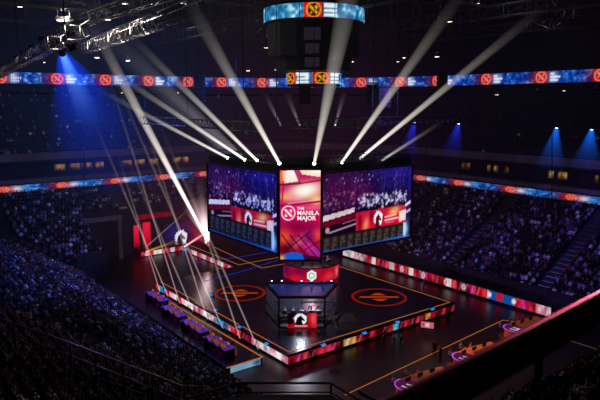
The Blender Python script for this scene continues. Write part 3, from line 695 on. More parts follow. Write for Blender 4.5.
# ================================================================== PEOPLE
def figure(name, J, bones, hair_long=False, shirt=None, hands=True):
    """one continuous skinned body over joints J {name: (pos, rx, ry)}; face, hair, clothing and hands follow the skeleton"""
    keys = list(J); me = bpy.data.meshes.new(name)
    me.from_pydata([J[k][0] for k in keys], [(keys.index(a), keys.index(b)) for a, b in bones], [])
    o = bpy.data.objects.new(name, me); C.objects.link(o)
    sk = o.modifiers.new('skin', 'SKIN'); sk.use_smooth_shade = True
    for i, k in enumerate(keys):
        me.skin_vertices[0].data[i].radius = J[k][1:3]; me.skin_vertices[0].data[i].use_root = (k == 'pelvis')
    o.modifiers.new('sub', 'SUBSURF').levels = 1
    bpy.context.view_layer.update()
    out = bpy.data.meshes.new_from_object(o.evaluated_get(bpy.context.evaluated_depsgraph_get()))
    bpy.data.objects.remove(o); bpy.data.meshes.remove(me)
    out.name = name; out.materials.clear()
    for m in (M['skin'], MATS['shirt dark'], M['trouser'], M['hair'], M['shoe']): out.materials.append(m)
    def region(a, b):
        ab = a+b
        if 'toe' in ab or ('foot' in a and 'foot' in b): return 4
        if any(q in ab for q in ('skull', 'crown', 'jaw', 'nose', 'finger', 'thumb', 'palm')): return 0
        if 'knee' in ab or 'foot' in ab or 'hip' in ab: return 2
        if 'wrist' in ab: return 0 if shirt == 'short' else 1
        if a == 'neck' and b == 'neck2': return 0
        return 1
    segs = [(Vector(J[a][0]), Vector(J[b][0]), region(a, b)) for a, b in bones]
    sk_c = Vector(J['skull'][0]); nose = Vector(J['nose'][0]); fwd = (nose-sk_c); fwd.z = 0; fwd.normalize()
    for f in out.polygons:
        c = f.center; best = min(segs, key=lambda s: (c-(s[0]+(s[1]-s[0])*max(0, min(1, (c-s[0]).dot(s[1]-s[0])/((s[1]-s[0]).length_squared or 1))))).length)
        f.material_index = best[2]
        d = c-sk_c
        if best[2] == 0 and d.length < .2 and (d.z > .055 or (d.dot(fwd) < -.01 and d.z > (-.16 if hair_long else -.05))): f.material_index = 3
        f.use_smooth = True
    return out
def body(pose, arms='lap'):
    """joints for an adult facing local +y with the feet at z = 0"""
    sit = pose == 'sit'; hz = .52 if sit else .93
    J = {}; B = []
    def add(k, p, r, r2=None, par=None):
        J[k] = (Vector(p), r, r2 or r)
        if par: B.append((par, k))
    lean = -.04 if sit else .0
    add('pelvis', (0,0,hz), .150, .11); add('waist', (0,lean*.4,hz+.17), .135, .10, 'pelvis'); add('chest', (0,lean,hz+.37), .165, .115, 'waist')
    add('neck', (0,lean+.0,hz+.525), .062, .06, 'chest'); add('neck2', (0,lean+.015,hz+.585), .052, .054, 'neck')
    add('jaw', (0,lean+.035,hz+.64), .066, .074, 'neck2'); add('skull', (0,lean+.03,hz+.73), .080, .096, 'jaw'); add('crown', (0,lean+.02,hz+.815), .052, .06, 'skull')
    add('nose', (0,lean+.135,hz+.705), .014, .014, 'skull')
    for s, q in ((-1,'l'), (1,'r')):
        add('shoulder'+q, (s*.185,lean,hz+.455), .062, .062, 'chest')
        if arms == 'lap': e, w, h_ = (s*.25,lean+.08,hz+.20), (s*.15,lean+.29,hz+.11), (s*.09,.36+lean,hz+.10)
        elif arms == 'up': e, w, h_ = (s*.30,lean+.06,hz+.66), (s*.22,lean+.10,hz+.92), (s*.20,lean+.11,hz+1.01)
        elif arms == 'desk': e, w, h_ = (s*.26,lean+.12,hz+.22), (s*.17,lean+.38,hz+.25), (s*.14,lean+.47,hz+.25)
        elif arms == 'phone': e, w, h_ = (s*.23,lean+.12,hz+.22), (s*.09,lean+.27,hz+.42), (s*.05,lean+.30,hz+.49)
        elif arms == 'clap': e, w, h_ = (s*.26,lean+.14,hz+.26), (s*.10,lean+.34,hz+.36), (s*.035,lean+.40,hz+.42)
        else: e, w, h_ = (s*.235,lean-.02,hz+.20), (s*.24,lean+.05,hz-.04), (s*.235,lean+.07,hz-.13)
        add('elbow'+q, e, .044, .044, 'shoulder'+q); add('wrist'+q, w, .029, .025, 'elbow'+q); add('palm'+q, h_, .040, .020, 'wrist'+q)
        d = (Vector(h_)-Vector(w)).normalized(); side = d.cross(Vector((0,1,0)) if abs(d.z) > .6 else Vector((0,0,1))).normalized(); up = side.cross(d)
        for k, (off, ln) in enumerate(((-.031,.062),(-.011,.078),(.010,.074),(.030,.058))):
            p = Vector(h_)+side*off+d*.03; add('finger%d%s' % (k, q), p+d*ln*.6-up*.006, .0085, .0085, 'palm'+q); add('fingertip%d%s' % (k, q), p+d*ln-up*.022*(1+.2*k), .007, .007, 'finger%d%s' % (k, q))
        add('thumb'+q, Vector(w)+d*.05-side*s*.05, .010, .010, 'palm'+q)
        add('hip'+q, (s*.095,.02,hz-.03), .095, .095, 'pelvis')
        if sit: add('knee'+q, (s*.12,.42,.50), .066, .066, 'hip'+q); add('foot'+q, (s*.12,.40,.085), .044, .044, 'knee'+q)
        else:
            st = .05*s if arms != 'walk' else .2*s
            add('knee'+q, (s*.105,st*.5+.02,.50), .064, .064, 'hip'+q); add('foot'+q, (s*.11,st,.085), .043, .043, 'knee'+q)
        f = J['foot'+q][0]; add('toe'+q, (f.x*1.15, f.y+.16, .04), .038, .032, 'foot'+q)
    return J, B
SHIRTS = dict(dark=(.10,.10,.13), black=(.06,.06,.07), grey=(.42,.42,.47), white=(.88,.88,.92), blue=(.22,.32,.78), red=(.62,.10,.14), pale=(.62,.66,.85))
for k, c in SHIRTS.items(): mat('shirt '+k, c, .85, 0, .15, 8)
POSES = {}; PS = .78
def pose_mesh(pose, arms, long_=False, short='short'):
    k = (pose, arms, long_)
    if k not in POSES: J, B = body(pose, arms); POSES[k] = figure('person', J, B, long_, short)
    return POSES[k]
def person(label, loc, rz, pose, arms, shirt, group=None, scale=1., long_=False):
    o = bpy.data.objects.new('person', pose_mesh(pose, arms, long_)); C.objects.link(o)
    o.location = loc; o.rotation_euler = (0,0,rz); o.scale = (scale*PS,)*3
    o.material_slots[1].link = 'OBJECT'; o.material_slots[1].material = MATS['shirt '+shirt]
    return tag(o, label, 'person', group)
# ------------------------------------------------------------------ the crowd: seats in view
vis = []
for s in SEATS:
    p = W(*s[:3]); x, y, zc = proj((p.x, p.y, p.z+.8))
    if -45 < x < 645 and 60 < y < 440: vis.append((zc, x, y, s))
vis.sort(key=lambda q: q[0])
def hidden(x, y, s):       # behind the hanging screens, the lower frame edge
    return (206 < x < 416 and 165 < y < 258) or y > 404 or x < -2 or x > 602
NEARN = 300
near_, far_ = [], []
for q in vis:
    (near_ if len(near_) < NEARN and not hidden(*q[1:]) else far_).append(q)
SHN = ['dark','black','dark','black','black','dark','grey','dark','white','pale','pale','black','grey','dark','pale','dark','red','white','dark','grey']
ORDW = ['first','second','third','fourth','fifth','sixth','seventh','eighth','ninth','tenth','eleventh','twelfth','thirteenth','fourteenth','fifteenth','sixteenth','seventeenth','eighteenth','nineteenth','twentieth','twenty-first','twenty-second','twenty-third','twenty-fourth','twenty-fifth','twenty-sixth','twenty-seventh','twenty-eighth','twenty-ninth','thirtieth'] + ['upper']*30
STN = dict(left='left tier', right='right tier', back='back tier', near='near end tier', upper='upper tier')
for zc, x, y, (a, b, z, g, st, row) in near_:
    arms = ['lap','lap','lap','clap','phone','up'][int(rng.choice(6, p=[.42,.2,.1,.13,.09,.06]))]; sh = SHN[int(rng.integers(len(SHN)))]; lg = bool(rng.random() < .3)
    did = dict(lap='hands in lap', clap='clapping', phone='hands before face', up='both arms raised')[arms]
    # nearest staircase tells where along the row
    ax = AIS.get(st, AIS['left']); along_ = b if st in ('left', 'right') else a
    k = sum(along_ > v for v in ax)
    person('%sspectator in %s shirt, %s, %s row, %s, %s block' % ('long haired ' if lg else '', sh, did, ORDW[row], STN[st], ORDW[k]), W(a, b, z), g, 'sit', arms, sh, 'seated spectators in the %s' % STN[st], .94+.1*rng.random(), lg)
# everybody farther away, as one crowd
def small_body(arms):
    mb = MB()
    def chain(pts, rs, mi, n=6):
        for (p, q), (r, t) in zip(zip(pts, pts[1:]), zip(rs, rs[1:])): mb.tube(p, q, r, t, n, mi, caps=True)
    chain([(0,0,.46),(0,-.02,.72),(0,-.04,.95),(0,-.03,1.05)], [.16,.15,.19,.06], 1)
    mb.lathe([(.045,1.04),(.088,1.12),(.10,1.20),(.03,1.235)], 6, (0,-.01), 0); mb.lathe([(.105,1.20),(.09,1.27),(.03,1.31)], 6, (0,-.02), 3)
    for s in (-1, 1):
        chain([(s*.09,0,.48),(s*.12,.42,.52),(s*.12,.42,.05)], [.09,.07,.05], 2, 5)
        e, w = {'lap': ((s*.25,.04,.72),(s*.1,.3,.62)), 'up': ((s*.30,.03,1.15),(s*.22,.08,1.42)), 'clap': ((s*.25,.1,.78),(s*.05,.34,.92))}[arms]
        chain([(s*.19,-.04,.93), e], [.06,.045], 1, 5); chain([e, w], [.045,.035], 0 if arms != 'lap' else 1, 5)
    return np.array(mb.v), mb.f, np.array(mb.mi)
protos = {k: small_body(k) for k in ('lap', 'clap', 'up')}
V, Fc, Col = [], [], []; off = 0
pal = np.array([SHIRTS[k] for k in SHN])*.9
skins = np.array([(.68,.53,.46),(.54,.40,.33),(.74,.60,.53)]); hairs = np.array([(.08,.06,.06),(.14,.10,.08),(.05,.05,.06)]); trs = np.array([(.14,.15,.20),(.24,.24,.28),(.08,.08,.10)])
for zc, x, y, (a, b, z, g, st, row) in far_:
    k = ('lap','lap','lap','clap','up')[int(rng.choice(5, p=[.3,.3,.17,.16,.07]))]
    v, f, mi = protos[k]; sc = (.92+.14*rng.random())*PS; c, s_ = math.cos(g)*sc, math.sin(g)*sc; p = W(a, b, z)
    V.append(np.stack([v[:,0]*c-v[:,1]*s_+p.x, v[:,0]*s_+v[:,1]*c+p.y, v[:,2]*sc+p.z], -1))
    cols = np.stack([skins[rng.integers(3)], pal[rng.integers(len(pal))]*(.6+.8*rng.random()), trs[rng.integers(3)], hairs[rng.integers(3)]])**2.2
    Col.append(cols[mi]); Fc += [tuple(i+off for i in q) for q in f]; off += len(v)
me = bpy.data.meshes.new('crowd'); me.from_pydata(np.concatenate(V).tolist(), [], Fc)
at = me.color_attributes.new('Col', 'FLOAT_COLOR', 'CORNER')
cf = np.concatenate(Col); ln = np.array([len(f) for f in Fc]); cc = np.ones((ln.sum(), 4), np.float32); cc[:, :3] = np.clip(np.repeat(cf, ln, 0), 0, 1)
at.data.foreach_set('color', cc.ravel())
m = bpy.data.materials.new('crowd cloth'); m.use_nodes = True; nt = m.node_tree; bs = nt.nodes['Principled BSDF']; bs.inputs['Roughness'].default_value = .8
an = nt.nodes.new('ShaderNodeAttribute'); an.attribute_name = 'Col'; nt.links.new(an.outputs['Color'], bs.inputs['Base Color'])
me.materials.append(m); me.update()
tag(link('crowd', me), 'dense crowd of seated spectators filling the farther rows of every tier', 'crowd', None, 'stuff')
print('CROWD near', len(near_), 'far', len(far_), 'faces', len(Fc))

# ------------------------------------------------------------------ chairs, players, presenters, floor crew
def chair_proto():
    t = thing('gaming_chair', 'x', 'chair', (0,0,-50), 0, 'black gaming chairs in the booth')
    MB().box((0,0,.46), (.5,.5,.1)).build('seat', M['black'], t); MB().box((0,-.26,.88), (.48,.1,.85), 0, 0, math.radians(8)).build('backrest', M['dark'], t)
    MB().tube((0,0,.1), (0,0,.42), .035).build('column', M['dark'], t)
    for k in range(5):
        c, s_ = math.cos(2*PI*k/5), math.sin(2*PI*k/5); MB().bar((0,0,.1), (.29*c,.29*s_,.05), .05, .04).build('leg', M['black'], t)
    return t
ch = chair_proto(); ch.scale = (.8,)*3; ct_ = collect(ch)
for i, x in enumerate(PLAYER_X):
    loc = (.15+x, 50.95, 1.12)
    lab = 'black gaming chair at the booth desk, %s of five' % ordn[i]
    if i == 0: ch.location = loc; ch.rotation_euler = (0,0,PI); ch['label'] = lab
    else: copy_tree(ch, loc, PI, lab, None, ct_)
    person('player seated at the booth desk in %s shirt, %s of five' % (['white','pale','white','pale','white'][i], ordn[i]), (.15+x, 50.93, 1.11), PI, 'sit', 'desk', ['white','pale','white','pale','white'][i], 'players in the glass booth')
for i, k in enumerate((-2,-1,0,1,2)):
    t = k*.42; r = 2.35
    person('presenter in %s shirt standing behind the round desk, %s of five' % (['grey','white','pale','grey','white'][i], ordn[i]), (RD.x+r*math.sin(t), RD.y-r*math.cos(t)*.9, 2.3), PI+t, 'stand', 'desk', ['grey','white','pale','grey','white'][i], 'presenters at the round desk', 1.0+.03*(i % 2))
for px, py, rz, arms, sh, lab in ((394,350,1.0,'walk','dark','crew member in dark shirt walking on the floor right of the near stage corner'), (401,349,2.2,'down','black','crew member in black standing on the floor beside a walking colleague'),
        (384,344,.6,'down','black','crew member in black standing close to the near right side of the stage'), (434,356,2.9,'down','black','crew member in black standing at the orange floor line'),
        (440,362,.4,'phone','dark','crew member in dark shirt holding a tablet by the desk row'), (424,293,2,'down','dark','stagehand in dark clothes at the right edge of the stage'), (106,262,3.0,'down','white','steward in white shirt beside the entrance portal')):
    z = 1.0 if py < 300 and px > 400 else 0.0
    p = on_z(px, py, z); person(lab, p, rz, 'stand', arms, sh)
# ------------------------------------------------------------------ curved orange desks on both flanks
def make_desk(label, loc, rz, side):
    """teardrop desk: round nose on the left, tapering tail on the right, crew sitting along its far side"""
    t = thing('curved_desk', label, 'desk', loc, rz, 'curved orange desks on the %s flank' % side); t.scale = (1,1,.82)
    nose = [(-1.3+.95*math.cos(k), .95*math.sin(k)) for k in np.linspace(math.radians(80), math.radians(285), 15)]
    out = nose + [(0,-.78), (1.4,-.42), (2.7,-.1), (2.75,.55), (1.2,.8), (0,.95)]
    MB().prism(out, .98, 1.05).build('desktop', mat('lit orange desktop', (.85,.42,.22), .45, 0, .35, 1.5, emit=(.9,.40,.20), strength=.10), t)  # light on the desk put in as a weak glow
    mb = MB(); ins = [(x*.95, y*.93) for x, y in out]
    for p, q in zip(ins, ins[1:]+ins[:1]): mb.add([(*p,.05),(*q,.05),(*q,.98),(*p,.98)], [(0,1,2,3)])
    mb.build('front_panel', mat('orange lit desk panel', (.72,.30,.14), .5, 0, .3, 2, emit=(.85,.32,.14), strength=.20), t)  # the same glow put into the panel
    mb = MB()
    for p, q in zip(nose, nose[1:]): mb.bar((*p, 1.06), (*q, 1.06), .07, .04)
    mb.build('edge_light', M['purple'], t)
    mb = MB()
    for x, y, w_, d_ in ((-1.75,-.15,.14,.62), (-1.28,-.15,.14,.62), (-1.52,-.38,.5,.14)): mb.box((x,y,1.056), (w_,d_,.012), .2)
    mb.build('white_mark', emat('white desk mark', (1,.93,.95), .6), t)
    MB().prism([(-1.3+.86*math.cos(k), .86*math.sin(k)-.02) for k in np.linspace(.6, 5.6, 15)], 1.05, 1.053).build('purple_inlay', emat('purple desk inlay', (.50,.16,.42), .35), t)
    MB().prism([(x*1.15, y*1.3) for x, y in out], 0, .06).build('carpet', mat('orange carpet', (.50,.20,.12), .9, 0, .3, 3), t)
    for i, x in enumerate((-1.1, .1, 1.3)):
        mn = MB().box((0,0,.3), (.5,.05,.32)).tube((0,0,0), (0,0,.2), .03).build('monitor', M['black'], t, (x, .25-.05*i, 1.05), 0)
        MB().add([(.22,.03,.17),(-.22,.03,.17),(-.22,.03,.43),(.22,.03,.43)], [(0,1,2,3)]).build('display', M['monitor'], mn)
    return t
def desk_crew(loc, rz, where, seed):
    r = random.Random(seed); rot = Matrix.Rotation(rz, 3, 'Z')
    for i, x in enumerate((-1.0, 0, 1.0)):
        p = Vector(loc)+rot @ Vector((x*1.15-.1, 1.45-.12*i, .0)); sh = r.choice(['grey','red','pale','white'])
        person('commentator in %s shirt at %s, %s of three' % (sh, where, ('left', 'middle', 'right')[i]), p, rz+PI, 'stand' if i == 1 else 'sit', 'desk', sh, 'people at the curved desks')
# right flank: they face the stage
LB = ['leftmost', 'middle', 'rightmost']
DM = {}
for i, (px, py) in enumerate(((421,391),(475,363),(523,334))):
    p = on_z(px, py, .15); lab = 'curved orange desk with purple edge light on the near right floor, %s of three' % LB[i]
    loc = (p.x, p.y, .15); rz = ROT
    if i == 0: DM['r'] = make_desk(lab, loc, rz, 'right'); DM['rt'] = collect(DM['r']); DM['rt2'] = DM['rt']
    else: copy_tree(DM['r'], loc, rz, lab, None, DM['rt2'])
    desk_crew(loc, rz, LB[i]+' right-flank desk', 11+i)
pf = thing('desk_platform', 'low dark platform carrying the right row of curved desks', 'platform', W(1.5, -10.4, 0), ROT)
MB().box((11, 2.1, .07), (22, 4.2, .14)).build('deck', M['floor'], pf)
pf = thing('desk_platform', 'dark platform carrying the left row of orange and purple desks', 'platform', W(-4.4, 2.0, 0), ROT)
MB().box((1.6, 10, .25), (3.2, 20.5, .5)).build('deck', M['stage'], pf)
MB().bar((3.2,-.25,.52), (3.2,20.2,.52), .1, .04).bar((0,-.25,.52), (3.2,-.25,.52), .1, .04).build('edge_light', M['orange'], pf)
q = Pic(24, 8, (.45,.70,.86)); q.mix(q.noise(4, 1, 2), (.75,.92,1), .8); q.blob(21, 4, 3, 3, (.1,.2,.4), .8)
lit(q, 'end_display', lambda u, v: (.3+2.7*u, -.28, .02+.46*(1-v)), led_mat('platform pixels', .55), pf)
ORD4 = ['farthest', 'second farthest', 'second nearest', 'nearest']
def long_desk(label, loc, rz):
    t = thing('long_desk', label, 'desk', loc, rz, 'orange and purple desks on the left flank'); t.scale = (1,1,.82)
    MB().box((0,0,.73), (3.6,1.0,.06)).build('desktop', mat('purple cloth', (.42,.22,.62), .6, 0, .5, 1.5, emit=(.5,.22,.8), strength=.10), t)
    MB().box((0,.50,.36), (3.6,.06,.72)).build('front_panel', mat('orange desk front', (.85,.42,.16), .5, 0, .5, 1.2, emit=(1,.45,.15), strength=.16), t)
    for x in (-1.7, 1.7): MB().box((x,0,.36), (.08,.9,.72)).build('leg', M['black'], t)
    for x in (-1.2, 0, 1.2):
        mn = MB().box((0,0,.3), (.5,.05,.32)).tube((0,0,0), (0,0,.2), .03).build('monitor', M['black'], t, (x,.2,.76), 0)
        MB().add([(.22,-.03,.17),(-.22,-.03,.17),(-.22,-.03,.43),(.22,-.03,.43)], [(3,2,1,0)]).build('display', emat('warm monitor glow', (1,.55,.25), .4), mn)
    MB().box((0,-.12,.775), (2.4,.35,.03)).build('papers', emat('orange desk glow', (1,.50,.2), .22), t)  # sheet glows by itself, orange light laid on the desk
    return t
ld = None
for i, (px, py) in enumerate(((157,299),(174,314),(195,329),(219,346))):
    p = on_z(px, py, .8); lab = 'desk with purple top and orange glow on the left flank platform, %s of four' % ORD4[i]
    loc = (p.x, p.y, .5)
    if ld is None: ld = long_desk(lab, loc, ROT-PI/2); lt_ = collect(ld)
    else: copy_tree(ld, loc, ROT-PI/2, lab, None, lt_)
    rot = Matrix.Rotation(ROT-PI/2, 3, 'Z')
    for j, x in enumerate((-1.1, 0, 1.1)):
        sh = ['dark','grey','black'][(i+j) % 3]
        person('caster in %s shirt seated at the %s left-flank desk, %s one' % (sh, ORD4[i], ('left', 'middle', 'right')[j]), Vector(loc)+rot @ Vector((x, -.55, .0)), ROT-PI/2, 'sit', 'desk', sh, 'people at the left flank desks')
# small lit sign held up over the right floor line
p = on_z(427, 336, 0)
sg = thing('sign_stand', 'small pink lit sign on a thin post at the orange floor line', 'sign', p, math.radians(-20))
q = Pic(20, 9, (.95,.45,.55)); q.rect(7, 2, 13, 7, (1,.92,.92)); q.rect(3, 3, 5, 6, (.7,.1,.25))
lit(q, 'display', lambda u, v: (1.1*(u-.5), -.06, .75+.55*(1-v)), led_mat('sign pixels', .6), sg)
MB().box((0,0,1.02), (1.2,.1,.65)).build('case', M['black'], sg); MB().tube((0,0,0), (0,0,.75), .04).box((0,0,.02), (.5,.5,.04)).build('post', M['dark'], sg)

# small blue lights on the deck edge
bl = None
for i, (px, py) in enumerate(((323,346),(364,334),(397,323),(432,310),(212,296),(216,311),(240,328),(267,345))):
    lab = 'small blue light on the stage deck, %s on its %s edge' % (ORDW[i % 4], 'near right' if i < 4 else 'left'); p = on_z(px, py, 1.0)
    if bl is None:
        bl = thing('deck_light', lab, 'stage light', p, ROT, 'small blue lights on the stage deck')
        MB().box((0,0,.07), (.5,.22,.14)).box((0,.08,.18), (.5,.06,.14)).build('housing', M['black'], bl); MB().box((0,-.12,.08), (.44,.02,.09)).box((0,0,.145), (.44,.14,.02)).build('lens', emat('deck light blue', (.22,.55,1), 1.1), bl); bt = collect(bl)
    else: copy_tree(bl, p, ROT if i < 4 else ROT-PI/2, lab, None, bt)
# ================================================================== RIGGING
def truss(name, label, p0, p1, w, h, m, cat='truss', bay=None, r=.04, group=None, drops=True):
    """square lattice truss between two points (their middle line)"""
    p0, p1 = Vector(p0), Vector(p1); d = p1-p0; L = d.length; d.normalize()
    x = d.cross(Vector((0,0,1))).normalized(); z = x.cross(d)
    t = thing(name, label, cat, p0, 0, group)
    cs = [(x*i*w/2+z*j*h/2) for i, j in ((-1,-1),(1,-1),(1,1),(-1,1))]
    mb = MB()
    for c in cs: mb.tube(c, c+d*L, r)
    mb.build('chord', m, t)
    n = max(2, int(L/(bay or h*1.1))); mb = MB()
    for k in range(n):
        a, b = d*(L*k/n), d*(L*(k+1)/n)
        for i in range(4):
            c, e = cs[i], cs[(i+1) % 4]
            mb.tube(a+c, b+e, r*.6, n=4); mb.tube(a+c, a+e, r*.6, n=4)
    mb.build('lacing', m, t)
    if drops:
        for f in (.08, .5, .92): MB().tube(d*L*f+z*h/2, d*L*f+Vector((0,0,37-p0.z-d.z*L*f)), .03, n=4).build('hanging_cable', M['rope'], t)
    return t
# roof steel: deep trusses across the hall, a few purlins the other way
for k, b in enumerate((-22,-8, 6, 20, 34, 48)):
    truss('roof_truss', 'deep dark steel roof truss spanning the hall, %s from the near end' % ORDW[k], W(-30, b, 31.6), W(52, b, 31.6), 1.2, 3.0, M['steel'], 'roof truss', 4., .15, 'roof trusses across the hall', False)
for k, a in enumerate((-18,-2, 14, 30, 44)):
    truss('roof_purlin', 'slim dark steel roof purlin running along the hall, %s from the left' % ORDW[k], W(a, -40, 29.4), W(a, 58, 29.4), .8, 1.2, M['steel'], 'roof purlin', 3., .09, 'roof purlins along the hall', False)
# bright aluminium truss on the left and the smaller one with hanging lights
TA, TB = at_y(86, 48, 80), at_y(158, 21, 54)
truss('lighting_truss', 'bright aluminium box truss high on the left', TA, TB, 1.1, 1.25, M['alu'], r=.085, bay=1.75)
mb = MB(); d = (TB-TA)
truss('lighting_truss', 'dim aluminium truss continuing the bright left truss towards the roof', at_y(163, 19, 53), at_y(200, 5, 42), 1.0, 1.0, M['steel'], r=.05)
UA, UB = at_y(-4, 76, 60), at_y(82, 27, 22)
truss('lighting_truss', 'dark truss at far left carrying a row of moving lights', UA, UB, .55, .55, M['alu'], r=.026, bay=.9)
# truss ring above the screens
GA, GB, GC = FL+Vector((0,0,15.2)), Vector((-2.3,51.0,15.2)), Vector((2.2,51.0,15.2)); GD = FR+Vector((0,0,15.2))
truss('screen_truss', 'dark truss carrying moving lights above the left hanging screen', GA, GB, .55, .6, M['dark'], r=.035)
truss('screen_truss', 'short dark truss above the narrow centre screen', GB, GC, .55, .6, M['dark'], r=.035)
truss('screen_truss', 'dark truss carrying moving lights above the right hanging screen', GC, GD, .55, .6, M['dark'], r=.035)
# cross rigging grid higher over the stage
truss('rigging_truss', 'dark rigging truss over the stage behind the left screen', W(0, 30, 17.4), W(22, 30, 17.4), .7, .7, M['steel'], r=.05)
truss('rigging_truss', 'dark rigging truss over the stage behind the centre screen', W(0, 4, 18.2), W(0, 27, 18.2), .7, .7, M['steel'], r=.05)
truss('rigging_truss', 'dark rigging truss over the stage above the right screen', W(3, 3, 18.4), W(26, 3, 18.4), .7, .7, M['steel'], r=.05)
truss('lighting_truss', 'long dark truss with blue spotlights along the right side', W(33, 44, 18.2), W(33, -16, 18.2), .5, .6, M['dark'], r=.04)
# ------------------------------------------------------------------ moving lights
def aim_rot(d): return Vector(d).to_track_quat('Z', 'Y').to_euler()
def light_fixture(label, loc, d, glow, group, size=.3):
    """moving light: base, yoke, head and glowing lens; the head points along d"""
    t = thing('moving_light', label, 'stage light', loc, 0, group)
    d = Vector(d).normalized(); up = 1 if d.z > .2 else -1
    s = size
    MB().box((0,0,-up*s*1.5), (s*1.2,s*1.0,s*.5)).build('base', M['black'], t)
    mb = MB()
    for x in (-1, 1): mb.box((x*s*.72,0,-up*s*.65), (s*.16,s*.4,s*1.5))
    mb.box((0,0,-up*s*1.25), (s*1.5,s*.4,s*.16)); mb.build('yoke', M['dark'], t)
    h = MB().lathe([(s*.28,-s*.7),(s*.55,-s*.5),(s*.5,0),(s*.56,s*.75),(s*.56,s*.8)], 14).build('head', M['black'], t)
    h.rotation_euler = aim_rot(d)
    MB().lathe([(.001,0),(s*.5,0)], 14, caps=False).build('lens', glow, h, (0,0,s*.82))
    return t
NB = [0]
def beam(label, p0, p1, r0, r1, col, st, hold=0., soft=1.9, fade=1.5):
    p0, p1 = Vector(p0), Vector(p1); L = (p1-p0).length; NB[0] += 1
    me = MB().lathe([(r0+(r1-r0)*k/8, L*k/8) for k in range(9)], 28, caps=False)
    o = me.build('light_beam', beam_mat('lit haze %d' % NB[0], col, st, r0, r1, L, hold, soft, fade), None, p0, smooth=True)
    o.rotation_euler = aim_rot(p1-p0)
    return tag(o, label, 'light beam', None, 'stuff')
WHT = (1,.97,.92)
# on the screen trusses: lamp pixel, lamp depth, far end pixel, far end depth, end radius, brightness
fan = [((280,163),50.7,(176,-22),30,.52,2.6,'brightest of the left fan, beside the centre screen'),
       ((258,160),53.3,(112,18),36,.38,1.25,'second from the centre in the left fan'),
       ((246,159),55,(92,58),40,.32,1.05,'third from the centre in the left fan'),
       ((229,157),57.5,(84,82),44,.27,.75,'outermost of the left fan'),
       ((314,163),50.5,(360,-60),26,.72,2.3,'wide, rising before the round scoreboard'),
       ((341,162),53.4,(478,-30),34,.52,1.5,'second of the right fan, crossing the upper ribbon'),
       ((355,161),55.5,(560,-6),38,.45,1.0,'third of the right fan, reaching the roof'),
       ((380,160),57.0,(448,118),46,.22,.6,'shortest and outermost of the right fan')]
for i, (pp_, Y, qq, Y2, r1, st, lab) in enumerate(fan):
    p, q = at_y(pp_[0], pp_[1]+1.5, Y), at_y(*qq, Y2); d = (q-p).normalized(); r1 *= .9
    light_fixture('moving light at the foot of the beam, %s' % lab.split(',')[0], p, d, M['glow'], 'moving lights on the screen trusses', .26)
    beam('white light beam in the haze, %s' % lab, p+d*.25, q, .13, r1, WHT, st*2.2, -.8, fade=1.6 if i == 4 else 2.3)
# big light behind the left screen
p = at_y(206, 238, 72); q = at_y(92, 24, 58); d = (q-p).normalized()
light_fixture('dazzling moving light on the side stage left of the screens', p, d, emat('dazzling lamp', (1,.95,.95), 60), 'side stage lights', .22)
beam('strongest white light beam rising up left from the side stage', p+d*.5, q, .16, .62, (1,.95,.90), 2.2, .1)
beam('broad pale glow of the dazzling side stage light', at_y(208.5,241,72), at_y(197, 205, 69), .12, 1.7, (1,.86,.88), 3.2, .6, 1.3, 1.1)
beam('pale upright glow over the dazzling side stage light', at_y(206,243,72), at_y(206, 207, 70), .10, 1.0, (1,.84,.86), 2.4, .6, 1.3, 1.1)
beam('short pale beam crossing behind the left screen edge', p, at_y(199, 172, 66), .1, .6, (.95,.80,.85), .6)
beam('pale red haze leaning left of the side stage light', at_y(209,246,73), at_y(184, 200, 70), .15, 3.2, (1,.35,.40), .40, .6, 1.2)
beam('pink horizontal light beam at the side stage', at_y(184, 247, 71), at_y(222, 222, 72), .10, .28, (1,.72,.72), .9, .5)
beam('yellow light beam low beside the red banners', at_y(145, 252, 72), at_y(182, 239, 73), .07, .30, (1,.72,.10), .55, .3)
beam('thin grey light beam from the entrance towards the screens', at_y(146, 247, 73), at_y(196, 203, 70), .07, .16, (.8,.7,.75), .35, .5)
light_fixture('small floor light beside the red banners making the yellow beam', at_y(145, 252, 72), (1,0,.2), M['glowdim'], 'side stage lights', .16)
light_fixture('small floor light making the pink beam on the side stage', at_y(184, 247, 71), (1,0,.4), M['glowdim'], 'side stage lights', .16)
# thin beams from lights standing along the left side of the stage
for i, b in enumerate((22, 20, 17.4, 14.6, 11.8, 9.0, 6.2, 3.4)):
    p = W(-.45, b, .32); d = Vector((-.42, .30, .85)).normalized() if i % 2 else Vector((-.33, .34, .85)).normalized()
    q = p+d*(17+5*(i % 3))
    light_fixture('small floor light on the left stage side, %s from the near corner' % ORDW[7-i], p, d, M['glowdim'], 'floor lights along the left side of the stage', .14)
    beam('thin white light beam rising from the left stage side, %s from the near corner' % ORDW[7-i], p+d*.15, q, .06, .20, (1,.86,.84), .20, .3)
# faint high beams beyond the screens
for i, (p_, q_) in enumerate((((281,126),(264,92)), ((300,126),(286,92)), ((335,126),(345,90)))):
    p, q = at_y(*p_, 84), at_y(*q_, 82)
    light_fixture('far moving light over the back crowd, %s' % ('left','middle','right')[i], p, q-p, M['glowdim'], 'far moving lights over the back crowd', .2)
    beam('faint grey light beam far behind the scoreboard, %s of three' % ('left','middle','right')[i], p, q, .12, .5, (.75,.65,.75), .38)
# haze shafts crossing the upper left
beam('faint wide grey light beam crossing the upper left truss', at_y(232, 158, 62), at_y(52, -20, 40), .35, 1.3, (.7,.68,.72), .28)
beam('faint grey light beam over the blue ribbon at upper left', at_y(243, 158, 63), at_y(110, 36, 50), .3, .9, (.8,.78,.80), .25)
